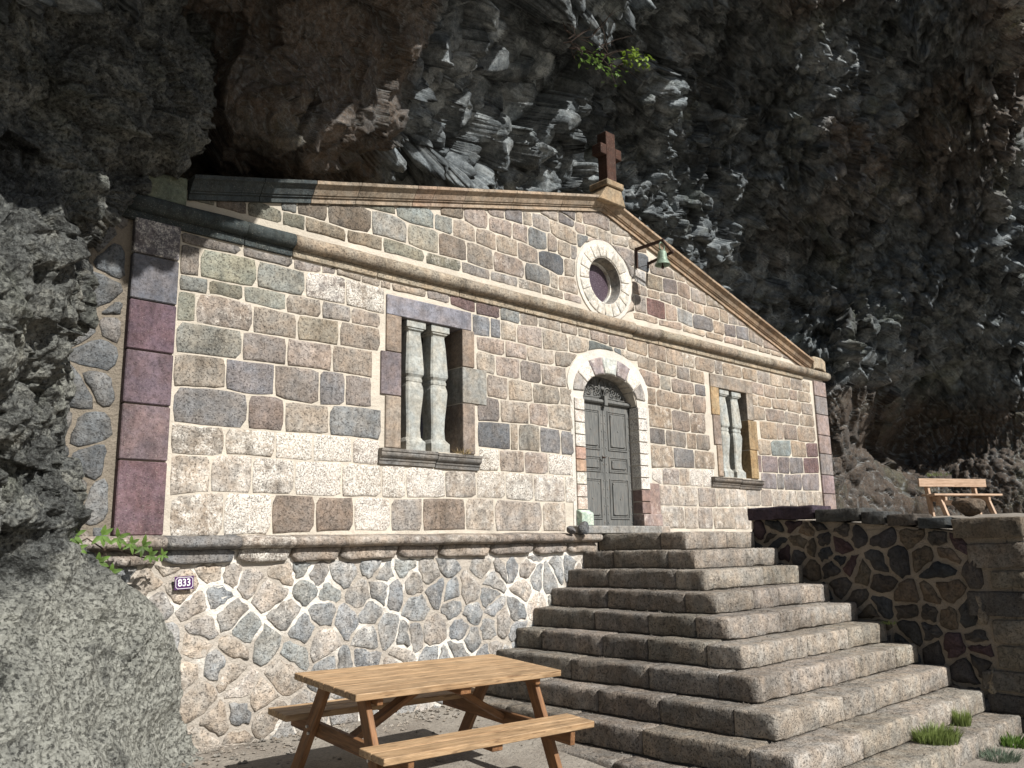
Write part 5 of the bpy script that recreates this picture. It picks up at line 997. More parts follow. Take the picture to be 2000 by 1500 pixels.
# --- raking cornice: lip, hollow, groove, fillet
prof = [(.05,-.02),(-.035,-.02),(-.035,.03),(-.055,.032),(-.055,.047),(-.07,.05),(-.08,.07),(-.095,.10),(-.12,.125),(-.14,.135),(-.145,.14),(-.145,.172),(.05,.172)]
def cornice(xa, xb, cc, dark=False):
    xs_ = [xa+.003+(xb-xa-.006)*j/4 for j in range(5)]
    b = MB(); b.ribbon(prof, xs_, lambda x: rake(x)+.0+.004*mnoise.noise(Vector((x*3,1,1))))
    b.build('cornice_stone', MAT['trim'], chapel, color=cc, white=0)
cx = [-4.58,-3.93,-3.40,-2.9,-2.2,-1.95,-1.5,-.75,.1,.92]
for i in range(len(cx)-1):
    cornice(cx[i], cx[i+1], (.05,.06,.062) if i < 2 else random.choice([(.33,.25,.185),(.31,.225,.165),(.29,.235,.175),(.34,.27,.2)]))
cx = [.92,1.45,2.2,2.75,3.25,4.0,4.6,5.15,5.7,6.22]
for i in range(len(cx)-1):
    cornice(cx[i], cx[i+1], random.choice([(.36,.26,.175),(.33,.235,.16),(.38,.285,.195),(.35,.26,.18)]))
# kneelers
b = MB(); b.add([(-5.3,-.06,2.78),(-4.60,-.06,2.78),(-4.60,-.06,3.04),(-5.3,-.06,2.98),(-5.3,.4,2.78),(-4.60,.4,2.78),(-4.60,.4,3.04),(-5.3,.4,2.98)], [(0,1,2,3),(5,4,7,6),(3,2,6,7),(1,0,4,5),(0,3,7,4),(2,1,5,6)])
b.build('kneeler_stone', MAT['trim'], chapel, color=(.15,.17,.125), bevel=.012)
b = MB(); b.ribbon([(.3,2.80),(-.10,2.80),(-.10,2.98),(-.085,3.01),(.3,3.01)], [6.28,6.34,6.60,6.70], lambda x: -.02 if x in (6.28,) else (-.03 if x > 6.65 else .01))
b.build('kneeler_stone', MAT['trim'], chapel, color=(.40,.33,.24), bevel=.01)

# --- base course: weathered ledge with a half round, over a plain fascia
bx_ = [-5.35,-4.62,-4.0,-3.5,-3.0,-2.35,-1.85,-1.15,-.5,.05,.56]
for i in range(len(bx_)-1):
    a, c_ = bx_[i]+.006, bx_[i+1]-.006
    pf = [(.05,.012),(-.02,.010),(-.085,-.005)] + [(-.10-.045*math.sin(math.pi*t/6), -.05+.045*math.cos(math.pi*t/6)) for t in range(7)] + [(-.09,-.10),(.05,-.115)]
    b = MB(); st = [a+(c_-a)*j/6 for j in range(7)]
    b.ribbon(pf, st, lambda x: .012*mnoise.noise(Vector((x*2.2,3,1)))+.02*(x+4)/5-.005)
    cc = (.20,.195,.19) if i == 1 else random.choice([(.34,.29,.245),(.30,.26,.225),(.36,.31,.26)])
    b.build('base_course_stone', MAT['ashlar'], chapel, True, color=cc, white=(.45 if i == 2 else .1))
    b = MB(); z1 = -.10+.02*((a+c_)/2+4)/5
    P = [(a,z1),(c_,z1),(c_-.0,z1-.11-random.uniform(0,.03)),((a+c_)/2,z1-.13),(a+.0,z1-.11-random.uniform(0,.03))]
    stone('fascia_stone', soften(P, 14, .12), MAT['ashlar'], chapel, cc, None, (.5 if i in (2,) else .05), base=-.02, front=.05, rr=random)

# --- plinth of polygonal rubble, and the strip of rubble left of the pillar
rp = random.Random(21)
RUB = [(.20,.205,.205),(.225,.225,.22),(.18,.19,.197),(.27,.25,.225),(.30,.265,.23),(.24,.225,.21),(.17,.18,.192),(.32,.28,.24),(.21,.22,.21)]
b = MB(); b.box(-6.6, .62, .0, .45, -2.4, -.02); b.build('plinth_core', MAT['mortar_tan'], chapel)
def pl_in(x, z): return -5.6 < x < .55-(-z-.1)*1.25+.35 and z > -2.05
n_r = 0
for P in voronoi(-5.7, .60, -2.0, -.235, .235, rp, pl_in, 1.12, .024, .47):
    if area(P) < .006: continue
    cx_, cz_ = sum(p[0] for p in P)/len(P), sum(p[1] for p in P)/len(P)
    c = rp.choice(RUB); c = tuple(v*.68+m_*.32 for v, m_ in zip(c, (.27,.26,.24))); f = rp.uniform(1.3, 1.8)
    if cx_ < -3.4 and rp.random() < .5: c = (.31,.27,.225)
    stone('rubble_stone', soften(P, 16, .05), MAT['rubble'], chapel, tuple(v*f for v in c), None, (rp.choice([0,0,.1,.2])), front=rp.uniform(.003,.016), edge=.010, bulge=rp.uniform(.002,.012), rough=.006, rr=rp, jit=.013)
    n_r += 1
# ridges of fresh white pointing over part of the plinth joints
def white_pointing():
    rr = random.Random(33); mb = MB()
    seeds = voronoi(-4.3, .3, -1.15, -.25, .235, random.Random(21), lambda x, z: True, 1.12, .0, .36)
    paths = [[(-4.86,-.34),(-4.70,-.24),(-4.60,-.22),(-4.44,-.25),(-4.36,-.20)],[(-3.76,-.17),(-3.72,-.24),(-3.55,-.25),(-3.42,-.29),(-3.38,-.2)],
             [(-1.75,-.36),(-1.62,-.30),(-1.5,-.26),(-1.44,-.18)],[(-1.75,-.36),(-1.78,-.5),(-1.66,-.62)],[(-1.5,-.28),(-1.3,-.34),(-1.12,-.30),(-.95,-.38)],[(-2.3,-.40),(-2.1,-.46),(-1.95,-.42),(-1.78,-.5)],[(-1.3,-.34),(-1.28,-.5),(-1.12,-.62),(-.95,-.6)],[(-2.1,-.46),(-2.12,-.62),(-2.3,-.75)],[(-2.12,-.62),(-1.9,-.72),(-1.66,-.62)],[(-1.66,-.62),(-1.5,-.76),(-1.28,-.7),(-1.12,-.62)]]
    for P in paths:
        Q = []
        for a, b_ in zip(P[:-1], P[1:]):
            for j in range(5): 
                t = j/5; Q.append((a[0]+(b_[0]-a[0])*t+rr.uniform(-.008,.008), -.022, a[1]+(b_[1]-a[1])*t+rr.uniform(-.008,.008)))
        Q.append((P[-1][0], -.02, P[-1][1]))
        mb.tube(Q, [rr.uniform(.012,.028) for _ in Q], 6)
    return mb.build('lime_pointing', MAT['mortar_white'], chapel, True)
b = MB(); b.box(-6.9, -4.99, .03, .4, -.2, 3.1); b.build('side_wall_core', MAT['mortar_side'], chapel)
for P in voronoi(-6.0, -5.04, -.15, 2.95, .25, rp, lambda x, z: True, 1.0, .02, .42):
    if area(P) < .006: continue
    c = rp.choice(RUB[:3]+RUB[:3]+RUB[3:6]); f = rp.uniform(.75, 1.05)
    stone('rubble_stone', soften(P, 14, .16), MAT['rubble'], chapel, tuple(v*f for v in c), lambda u, w, o: (u, .03-o, w), 0, front=rp.uniform(.006,.02), edge=.016, bulge=.012, rough=.006, rr=rp, jit=.008)
    n_r += 1
print('rubble', n_r)

# --- windows
def window(x0, x1, z0, z1, lx0, lx1, lz1, sill, blocks, label, lc, sc, bxs):
    w = MB(); w.box(x0-.1, x1+.1, .46, .50, z0-.1, z1+.1)  # near-black sheet behind the opening, painted in place of interior shade
    win = w.build('window', MAT['dark'], chapel); win['label'] = label
    b = MB(); b.box(lx0, lx1, -.024, .40, z1-.004, lz1); b.build('lintel', MAT['trim'], win, color=lc, bevel=.006)
    for (a, c_, za, zb, cc) in blocks:
        e_ = .004; b = MB(); b.box(a-(e_ if abs(a-x1) < .01 else 0), c_+(e_ if abs(c_-x0) < .01 else 0), -.022 if abs(c_-x0) < .01 or abs(a-x1) < .01 else -.018, .40, za+.004, zb-.004)
        b.build('jamb_stone', MAT['trim'], win, color=cc, bevel=.006)
    sx0, sx1, sz0, sz1 = sill
    pf = [(.42,sz0),(-.025,sz0),(-.03,sz0+.035),(-.04,sz0+.04),(-.045,sz0+.065),(-.06,sz0+.07),(-.075,sz0+.085),(-.08,sz0+.105),(-.073,sz0+.122),(-.085,sz0+.124),(-.085,sz1-.006),(.42,sz1)]
    xm = (sx0+sx1)/2+.05
    for a, c_, dz in ((sx0, xm-.003, 0), (xm+.003, sx1, -.008)):
        b = MB(); b.ribbon(pf, [a, c_], lambda x: dz); b.build('sill', MAT['trim'], win, color=sc, bevel=.003)
    H = z1-z0
    for bxx in bxs:
        prof_ = [(.102,0),(.102,.065),(.085,.085),(.068,.10),(.060,.17),(.066,.26),(.086,.40),(.092,.455),(.088,.485),(.074,.515),(.074,.52),(.080,.525),(.080,.545),(.073,.55),(.074,.56),(.094,.58),(.098,.60),(.094,.64),(.076,.82),(.062,.90),(.066,.915),(.088,.925),(.092,.935),(.104,.94),(.104,.985),(.09,1.0)]
        V = []; F = []; ch = .82
        for r_, t in prof_:
            r_ = .036+r_*.84; zz = z0+t*H; q = r_*ch if .07 < t < .93 else r_*.97
            V += [(bxx+a_, .125+b_, zz) for a_, b_ in ((-q,-r_),(q,-r_),(r_,-q),(r_,q),(q,r_),(-q,r_),(-r_,q),(-r_,-q))]
        m = 8
        for i in range(len(prof_)-1): F += [(i*m+k, i*m+(k+1) % m, (i+1)*m+(k+1) % m, (i+1)*m+k) for k in range(m)]
        F += [tuple(range(m-1,-1,-1)), tuple(range((len(prof_)-1)*m, len(prof_)*m))]
        mesh_obj('baluster', V, F, MAT['baluster'], win, False, (.36,.365,.335))
    return win
T1, T2, T3, GR = (.27,.215,.17), (.25,.23,.21), (.33,.285,.235), (.30,.29,.26)
window(-2.32, -1.50, .85, 2.22, -2.50, -1.375, 2.425, (-2.58,-1.29,.685,.845),
  [(-2.50,-2.32,1.83,2.22,T1),(-2.56,-2.32,1.38,1.83,(.23,.195,.20)),(-2.50,-2.32,.85,1.38,(.31,.26,.21)),
   (-1.50,-1.335,1.80,2.22,T1),(-1.50,-1.16,1.40,1.80,GR),(-1.50,-1.335,.85,1.40,(.26,.215,.18))],
  'large window with two carved balusters left of the door', (.235,.225,.245), (.19,.18,.165), (-2.11,-1.79))
window(3.42, 4.18, .82, 2.14, 3.22, 4.36, 2.335, (3.10,4.42,.665,.81),
  [(3.22,3.42,1.72,2.14,(.36,.26,.15)),(3.24,3.42,1.28,1.72,(.27,.22,.185)),(3.30,3.42,.82,1.28,(.32,.25,.19)),
   (4.18,4.36,1.72,2.14,T3),(4.18,4.42,1.26,1.72,(.33,.24,.14)),(4.18,4.38,.82,1.26,(.35,.245,.13))],
  'smaller looking window with two carved balusters right of the door', (.29,.245,.20), (.16,.14,.12), (3.60,3.93))

# --- door surround
def door():
    # limewashed mortar band round the arch
    n = 28; V = []; F = []
    pin = []; pout = []
    for i in range(n+1):
        t = math.pi*(1-i/n); cxx = (DX0+DX1)/2
        x = cxx+(DX1-DX0)/2*math.cos(t); pin.append((x, door_top(x)))
        pout.append((.945+.79*math.cos(t), 1.82+.52*math.sin(t)))
    pin = [(DX0, 1.55)]+pin+[(DX1, 1.55)]; pout = [(.22, 1.62)]+pout+[(1.70, 1.62)]
    m = len(pin)
    V = [(x,-.012,z) for x, z in pin]+[(x,-.012,z) for x, z in pout]+[(x,.12,z) for x, z in pin]+[(x,.02,z) for x, z in pout]
    for i in range(m-1):
        F += [(i,i+1,m+i+1,m+i),(i+1,i,2*m+i,2*m+i+1),(m+i,m+i+1,3*m+i+1,3*m+i)]
    band = mesh_obj('door_surround', V, F, MAT['mortar_white'], chapel, False)
    # voussoirs
    cols = [(.40,.37,.34),(.55,.50,.45),(.30,.255,.25),(.50,.52,.48),(.30,.26,.26),(.62,.58,.5),(.38,.35,.32)]
    ks = [0,.16,.30,.43,.57,.70,.84,1.0]
    for i in range(7):
        P = []
        for j in range(6):
            t = math.pi*(1-(ks[i]+(ks[i+1]-ks[i])*(j/5)*.94+.005)); x = .96+.515*math.cos(t); x = min(max(x, DX0+.004), DX1-.004)
            P.append((x, max(door_top(x)+.006, 1.66)))
        for j in range(6):
            t = math.pi*(1-(ks[i]+(ks[i+1]-ks[i])*(1-j/5)*.94+.005)); P.append((.955+.70*math.cos(t), 1.74+.50*math.sin(t)))
        stone('voussoir', P, MAT['painted'], band, cols[i], lambda u, w, o: (u, -.012-o, w), (.8 if i in (1,5) else .2), base=-.14, front=.016, edge=.006, bulge=.001, rough=.0005, jit=.001)
    # pilasters of small blocks
    lcols = [(.42,.33,.27),(.40,.31,.26),(.42,.40,.34),(.42,.30,.22),(.42,.28,.22),(.46,.44,.4),(.44,.42,.36),(.45,.40,.36),(.50,.44,.38)]
    for side, (xa, xb, zbot, nn) in enumerate(((.262,DX0-.002,.29,9),(DX1-.004,1.665,.26,9))):
        for i in range(nn):
            z0_ = zbot+(1.655-zbot)*i/nn; z1_ = zbot+(1.655-zbot)*(i+1)/nn
            c_ = lcols[i] if side == 0 else ((.24,.17,.15) if i < 2 else random.choice([(.36,.33,.31),(.46,.43,.4)]))
            w_ = (.0 if i in (3,4) and side == 0 else .5) if side == 0 else (0 if i < 2 else .75)
            b = MB(); b.box(xa, xb+(.004 if side == 0 else 0), -.03, .125, z0_+.006, z1_-.006)
            b.build('pilaster_block', MAT['painted'], band, color=c_, white=w_, bevel=.004)
    for q_ in ((.20, .262, .1), (1.665, 1.735, .66)):
        b = MB(); b.box(q_[0], q_[1], -.01, .1, q_[2], 1.66); b.build('lime_margin', MAT['mortar_white'], band)
    b = MB(); b.box(1.665, 1.885, -.016, .1, .10, .66); b.build('margin_stone', MAT['painted'], band, color=(.27,.2,.175), white=.1, bevel=.006)
    b = MB(); b.ribbon([(.13,.103),(-.10,.103),(-.10,.25),(-.03,.288),(.13,.288)], [.245, .455], lambda x: 0); b.build('base_block', MAT['painted'], band, color=(.36,.46,.38), white=.3, bevel=.006)
    b = MB(); b.ribbon([(.13,.103),(-.05,.103),(-.05,.255),(.13,.255)], [1.485, 1.87], lambda x: 0); b.build('base_block', MAT['painted'], band, color=(.27,.21,.19), white=.2, bevel=.006)
    b = MB(); b.box(.12, 1.72, -.14, .3, .006, .10); b.build('threshold', MAT['trim'], band, color=(.27,.26,.24), bevel=.01)
    b = MB(); b.box(1.725, 1.92, -.13, .3, .006, .098); b.build('threshold', MAT['trim'], band, color=(.33,.29,.25), bevel=.01)
    # door: back board, two leaves, transom, carved tympanum
    yb = .135
    d = MB(); d.box(DX0-.02, DX1+.02, yb+.03, yb+.08, .1, 2.04); dr = d.build('door', MAT['door'], chapel)
    dr['label'] = 'weathered grey double door with studded panels under a carved arch'
    xm = (DX0+DX1)/2
    for s in (0, 1):
        xa, xb = (DX0, xm-.004) if s == 0 else (xm+.004, DX1)
        lf = MB(); lf.box(xa, xb, yb, yb+.03, .105, 1.655); leaf = lf.build('door_leaf', MAT['door'], dr, bevel=.002)
        pa, pb = xa+.075, xb-.075
        st = MB()
        for (za, zb) in ((.19,.70),(.78,.98),(1.06,1.575)):
            pn = MB()
            for i, (ins, y) in enumerate(((0,-.012),(.022,-.006),(.04,-.020))):
                if i < 2:
                    w_ = .016
                    a, c_, e, f_ = pa+ins, pb-ins, za+ins, zb-ins
                    pn.box(a, c_, yb+y, yb, e, e+w_); pn.box(a, c_, yb+y, yb, f_-w_, f_); pn.box(a, a+w_, yb+y+.0005, yb, e+w_, f_-w_); pn.box(c_-w_, c_, yb+y+.0005, yb, e+w_, f_-w_)
                else:
                    pn.box(pa+ins+.01, pb-ins-.01, yb-.016, yb, za+ins+.01, zb-ins-.01)
            pn.build('panel', MAT['door'], leaf, bevel=.002)
            for sx_ in (pa+.065, pb-.065):
                for sz_ in (za+.065, zb-.065): st.lathe([(0,.009),(.006,.006),(.008,0)], (0,0,0), 6) if False else st.box(sx_-.006, sx_+.006, yb-.026, yb-.01, sz_-.006, sz_+.006)
            if zb-za > .3: st.box((pa+pb)/2-.006, (pa+pb)/2+.006, yb-.026, yb-.01, (za+zb)/2-.006, (za+zb)/2+.006)
        for zz in [.15+.105*i for i in range(15)]:
            for sx_ in (xa+.03, xb-.03): st.box(sx_-.0055, sx_+.0055, yb-.010, yb+.01, zz-.0055, zz+.0055)
        st.build('studs', MAT['zinc'], leaf)['kind'] = 'stuff'
    b = MB(); b.tube([(xm-.03,yb-.045,.96),(xm-.10,yb-.05,.965)], .008); b.tube([(xm-.04,yb,.96),(xm-.04,yb-.05,.96)], .008); b.build('handle', MAT['iron'], dr)
    b = MB(); b.ribbon([(yb+.03,1.655),(yb-.03,1.655),(yb-.05,1.675),(yb-.045,1.70),(yb-.02,1.715),(yb+.03,1.715)], [DX0, DX1], lambda x: 0); b.box(xm-.03, xm+.03, yb-.07, yb, 1.63, 1.76)
    b.build('transom', MAT['door'], dr, bevel=.003)
    # carved scrolls
    ca = MB(); rr = random.Random(2)
    def spiral(cx_, cz_, r_, s_, k=1.6, th=.010):
        pts = [(cx_+s_*r_*(1-t*.85)*math.cos(2*math.pi*k*t+.6), yb+.0, cz_+r_*(1-t*.85)*math.sin(2*math.pi*k*t+.6)) for t in [j/22 for j in range(23)]]
        ca.tube(pts, [th*(1-.5*j/22) for j in range(23)], 6)
    for s_ in (1, -1):
        spiral(xm+s_*.10, 1.82, .060, s_); spiral(xm+s_*.22, 1.83, .066, -s_); spiral(xm+s_*.34, 1.79, .055, s_); spiral(xm+s_*.44, 1.755, .036, -s_); spiral(xm+s_*.16, 1.915, .040, -s_); spiral(xm+s_*.29, 1.89, .035, s_)
        ca.tube([(xm+s_*.0,yb,1.73),(xm+s_*.06,yb,1.90),(xm+s_*.02,yb,1.98)], .012, 6)
        ca.tube([(xm+s_*.04,yb,1.745),(xm+s_*.28,yb,1.735),(xm+s_*.48,yb,1.73)], .010, 6)
    ca.lathe([(0,-.03),(.03,-.02),(.035,0),(.03,.02),(0,.03)], (xm,yb+.0,1.86), 10)
    ca.build('carved_tympanum', MAT['door'], dr, True)
    # arch soffit lining
    V = []; F = []; k = 0
    for i in range(len(pin)): V += [(pin[i][0], .0, pin[i][1]-.001), (pin[i][0], yb+.05, pin[i][1]-.001), ]
    for i in range(len(pin)-1): F.append((2*i, 2*i+2, 2*i+3, 2*i+1))
    mesh_obj('soffit', V, F, MAT['painted'], band, True, (.42,.39,.34), .3)
door()

# --- round window
def oculus():
    c0, c1 = OC; n = 40
    def ring(r, y): return [(c0+r*math.cos(2*math.pi*i/n), y, c1+r*math.sin(2*math.pi*i/n)) for i in range(n)]
    V = ring(OR2+.055, .0)+ring(OR2+.05, -.014)+ring(OR, -.014)+ring(OR, .20); F = []
    for r_ in range(3): F += [(r_*n+i, r_*n+(i+1) % n, (r_+1)*n+(i+1) % n, (r_+1)*n+i) for i in range(n)]
    base = mesh_obj('round_window', V, F, MAT['mortar_white'], chapel, False); base['label'] = 'round window with a ring of white wedge stones above the door'
    nv_ = 18; rr = random.Random(8)
    for k in range(nv_):
        a0, a1 = 2*math.pi*k/nv_+.012+.1, 2*math.pi*(k+1)/nv_-.012+.1
        P = [(c0+(OR+.008)*math.cos(a0+(a1-a0)*j/4), c1+(OR+.008)*math.sin(a0+(a1-a0)*j/4)) for j in range(5)]
        P += [(c0+(OR2-.01)*math.cos(a1+(a0-a1)*j/4), c1+(OR2-.01)*math.sin(a1+(a0-a1)*j/4)) for j in range(5)]
        stone('wedge_stone', P, MAT['painted'], base, (.50,.47,.41), lambda u, w, o: (u, -.012-o, w), rr.choice([.45,.6,.3,.2]), base=-.05, front=.015, edge=.005, bulge=.001, rough=.0006, jit=.001)
    # stone lining blocks, splayed
    for k in range(8):
        V = []; F = []; m = 6
        for j in range(m):
            a = 2*math.pi*(k+(j/(m-1))*.985)/8
            for r_, y in ((OR-.001, -.008), (OR-.03, .15), (OR+.05, .15), (OR+.05, 0)): V.append((c0+r_*math.cos(a), y, c1+r_*math.sin(a)))
        for j in range(m-1):
            F += [(j*4+q, j*4+(q+1) % 4, j*4+4+(q+1) % 4, j*4+4+q) for q in range(4)]
        mesh_obj('lining_stone', V, F, MAT['trim'], base, False, rr.choice([(.3,.27,.22),(.26,.25,.23)]))
    V = ring(OR-.028, .145)+ring(OR-.028, .125)+ring(OR-.052, .125)+ring(OR-.055, .18); F = []
    for r_ in range(3): F += [(r_*n+i, r_*n+(i+1) % n, (r_+1)*n+(i+1) % n, (r_+1)*n+i) for i in range(n)]
    mesh_obj('frame', V, F, MAT['painted'], base, False, (.55,.52,.46), .4)
    V = [(c0, .16, c1)]+ring(OR-.04, .16); F = [(0, 1+(i+1) % n, 1+i) for i in range(n)]
    mesh_obj('pane', V, F, MAT['glass'], base, False)
oculus()

# ================================================================ bell, cross, number plate
bell = empty('church_bell', (1.62, -.45, 3.62)); tag(bell, 'small green bronze bell hanging from an iron bracket beside the round window', 'bell')
def bl(v): return tuple(v)
m_ = MB(); pr = [(.0,.215),(.035,.213),(.062,.20),(.070,.175),(.072,.13),(.080,.08),(.098,.035),(.122,.0),(.126,-.012),(.118,-.012),(.092,.03),(.07,.09),(.06,.17),(0,.19)]
m_.lathe(pr, (0,0,-.09), 28); ob = m_.build('bell_body', MAT['bronze'], bell, True); ob.scale = (.86,.86,.9)
m_ = MB(); m_.tube([(0,0,.08),(.0,0,-.10)], .008); m_.lathe([(0,-.03),(.02,-.02),(.022,0),(.012,.02),(0,.03)], (0,0,-.115), 10); m_.build('clapper', MAT['iron'], bell, True)
m_ = MB()
for s in (-1, 1): m_.tube([(s*.012,0,.115),(s*.05,0,.14),(s*.055,0,.19),(s*.02,0,.225),(0,0,.23)], .010)
m_.tube([(-.0,.0,.22),(.0,.0,.26)], .012); m_.build('crown', MAT['bronze'], bell, True)
m_ = MB(); m_.bar((0,.45,.25), (0,-.04,.25), .030, .038, (0,0,1)); m_.bar((0,.43,.27), (0,.43,-.02), .035, .022, (0,1,0)); m_.bar((.26,.45,.10), (.26,.0,.16), .028, .034, (0,0,1)); m_.bar((.0,-.02,.25), (.26,0.02,.16), .022, .022); m_.bar((.26,.44,.13), (.26,.44,.04), .03, .02, (0,1,0))
m_.build('bracket', MAT['iron'], bell)
m_ = MB(); m_.tube([(.0,.44,-.02),(-.02,.2,-.03),(0.0,.03,.05)], .004, 5); m_.build('pull_wire', MAT['iron'], bell)

cross = empty('stone_cross', (1.0, -.08, 4.42)); tag(cross, 'reddish stone cross on a small pedestal at the gable peak', 'cross')
m_ = MB(); m_.add([(-.30,-.10,-.10),(.24,-.10,-.10),(.16,-.10,.12),(-.13,-.10,.12),(-.30,.40,-.10),(.24,.40,-.10),(.16,.28,.12),(-.13,.28,.12)], [(0,1,2,3),(5,4,7,6),(3,2,6,7),(1,0,4,5),(0,3,7,4),(2,1,5,6)])
m_.box(-.16,.18,-.13,.20,.121,.21); m_.build('pedestal', MAT['trim'], cross, color=(.34,.26,.17), bevel=.012)
m_ = MB(); m_.box(-.085,.10,-.075,.09,.211,.93); m_.box(-.20,-.0855,-.075,.09,.58,.73); m_.box(.1005,.225,-.075,.09,.58,.73)
m_.build('cross_shaft', MAT['trim'], cross, color=(.07,.036,.026), bevel=.008)

# number plate, digits as flat print
def text_obj(txt, size, mat, parent, loc, depth=.0006):
    cu = bpy.data.curves.new('digits', 'FONT'); cu.body = txt; cu.size = size; cu.align_x = 'CENTER'; cu.align_y = 'CENTER'; cu.extrude = depth; cu.offset = size*.012
    t = bpy.data.objects.new('digits', cu); col.objects.link(t)
    dg = bpy.context.evaluated_depsgraph_get(); me = bpy.data.meshes.new_from_object(t.evaluated_get(dg))
    bpy.data.objects.remove(t); me.materials.clear(); me.materials.append(mat)
    o = bpy.data.objects.new('digits', me); col.objects.link(o); o.parent = parent; o.location = loc
    o.rotation_euler = (R(90), 0, 0); return o
sign = empty('house_number_sign', (-4.445, -.055, -.37), (0, R(-2), 0)); tag(sign, 'purple enamel number plate reading 833 on the rubble plinth', 'sign')
m_ = MB(); m_.box(-.077,.077,-.006,.0,-.052,.052); m_.build('plate', MAT['enamel_purple'], sign, bevel=.002)
m_ = MB(); w_ = .0035; a, c_ = .068, .043; q = .014
pts = [(-a+q,-c_),(a-q,-c_),(a,-c_+q),(a,c_-q),(a-q,c_),(-a+q,c_),(-a,c_-q),(-a,-c_+q)]
for i in range(8):
    p, q2 = pts[i], pts[(i+1) % 8]; m_.bar((p[0],-.007,p[1]), (q2[0],-.007,q2[1]), .0015, w_, (p[1]-q2[1], 0, q2[0]-p[0]))
m_.build('white_border', MAT['enamel_white'], sign)
dg_ = text_obj('833', .070, MAT['enamel_white'], sign, (0, -.0075, 0))
dg_.scale = (1.0, 1.15, 1)

# ================================================================ STAIRS
stairs = empty('stone_staircase', (1.0, -1.3, -.2)); tag(stairs, 'weathered pyramid stone staircase climbing to the chapel door', 'staircase')
def to_local(V, o): return [(v[0]-o.location.x, v[1]-o.location.y, v[2]-o.location.z) for v in V]
HS, XL, TX, YF, TY, XR = .1989, .623, .281, 1.287, .301, 2.044
def rough_block(name, x0, x1, y0, y1, z0, z1, mat, parent, color, rr, r=.018, amp=.008, seg=.09, wear=None):
    """a worn block: subdivided, rounded, edges chipped"""
    def cuts(a, b):
        n = max(1, min(9, int(round((b-a)/seg))))
        return [a]+[a+r]+[a+r+(b-a-2*r)*i/n for i in range(1, n)]+[b-r, b]
    X, Y, Z = cuts(x0, x1), cuts(y0, y1), cuts(z0, z1)
    V = []; idx = {}; F = []
    def vid(i, j, k):
        if (i, j, k) not in idx:
            x, y, z = X[i], Y[j], Z[k]
            ex = (i in (0, len(X)-1)) + (j in (0, len(Y)-1)) + (k in (0, len(Z)-1))
            p = Vector((x, y, z)); c_ = Vector(((x0+x1)/2, (y0+y1)/2, (z0+z1)/2))
            if ex >= 2:
                pull = r*(.42 if ex == 2 else .5)*(1+1.1*mnoise.noise(p*9))
                for ax, (lo, hi) in enumerate(((x0,x1),(y0,y1),(z0,z1))):
                    if abs(p[ax]-lo) < 1e-6: p[ax] += pull
                    elif abs(p[ax]-hi) < 1e-6: p[ax] -= pull
            nv_ = mnoise.noise_vector(p*6.5)*amp + mnoise.noise_vector(p*21)*amp*.5
            p = p+nv_
            if wear: p.z -= wear*max(0, mnoise.noise(Vector((x*1.7, y*1.7, 4.0))))
            idx[(i, j, k)] = len(V); V.append(p)
        return idx[(i, j, k)]
    nx, ny, nz = len(X)-1, len(Y)-1, len(Z)-1
    for i in range(nx):
        for j in range(ny):
            F.append((vid(i,j,nz), vid(i+1,j,nz), vid(i+1,j+1,nz), vid(i,j+1,nz)))
    for i in range(nx):
        for k in range(nz):
            F.append((vid(i,0,k), vid(i+1,0,k), vid(i+1,0,k+1), vid(i,0,k+1)))
            F.append((vid(i,ny,k+1), vid(i+1,ny,k+1), vid(i+1,ny,k), vid(i,ny,k)))
    for j in range(ny):
        for k in range(nz):
            F.append((vid(0,j,k+1), vid(0,j+1,k+1), vid(0,j+1,k), vid(0,j,k)))
            F.append((vid(nx,j,k), vid(nx,j+1,k), vid(nx,j+1,k+1), vid(nx,j,k+1)))
    o = mesh_obj(name, to_local(V, parent), F, mat, parent, True, color)
    return o
def build_stairs():
    rr = random.Random(17)
    SC = [(.35,.31,.26),(.32,.285,.24),(.34,.30,.25),(.37,.33,.28),(.31,.275,.235)]
    core = MB(); N = 12
    for i in range(N):
        xl = XL-i*TX; yf = -(YF+i*TY); zt = -HS*i
        core.box(xl+.03, XR-.01, yf+.03, -.02, zt-HS-.3, zt-.022-.0001*i)
    cm = core.build('stair_core', MAT['mortar_grey'], stairs); cm.data.transform(Matrix.Translation(-stairs.location))
    for i in range(N):
        xl = XL-i*TX; yf = -(YF+i*TY); zt = -HS*i; zb = zt-HS+.004
        # front run, from the corner to the parapet
        dpt = TY+.055; x = xl; first = True
        while x < XR-.02:
            L = rr.uniform(.45, 1.15)
            if XR-(x+L) < .25: L = XR-x
            rough_block('step_block', x+.0015, min(x+L, XR)-.0015, yf, yf+dpt, zb, zt+rr.uniform(-.004,.004), MAT['step'], stairs, shade(rr.choice(SC), rr, .88,1.12), rr, wear=.012)
            x += L
        # left run, from the wall to the corner
        y = yf+dpt; dx = TX+.06
        ylim = -.0
        if i >= 8: ylim = -1.2-(i-8)*1.15
        if i >= 9: ylim = -1.48-(i-9)*1.5
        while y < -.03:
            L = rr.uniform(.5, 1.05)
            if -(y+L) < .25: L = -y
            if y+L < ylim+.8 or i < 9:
                rough_block('step_block', xl, xl+dx, y+.0015, y+L-.0015, zb, zt+rr.uniform(-.004,.004), MAT['step'], stairs, shade(rr.choice(SC), rr, .62,.82), rr, wear=.012)  # left blocks darker: the shade on these risers is put into their colour
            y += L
    # landing flags
    for a, c_ in ((XL+.34, 1.45), (1.45, XR)):
        for y0_, y1_ in ((-.93,-.47),(-.47,-.145)):
            rough_block('landing_slab', a+.003, c_-.003, y0_+.003, y1_-.003, -.12, 0, MAT['step'], stairs, (.29,.26,.22), rr, amp=.004)
build_stairs()

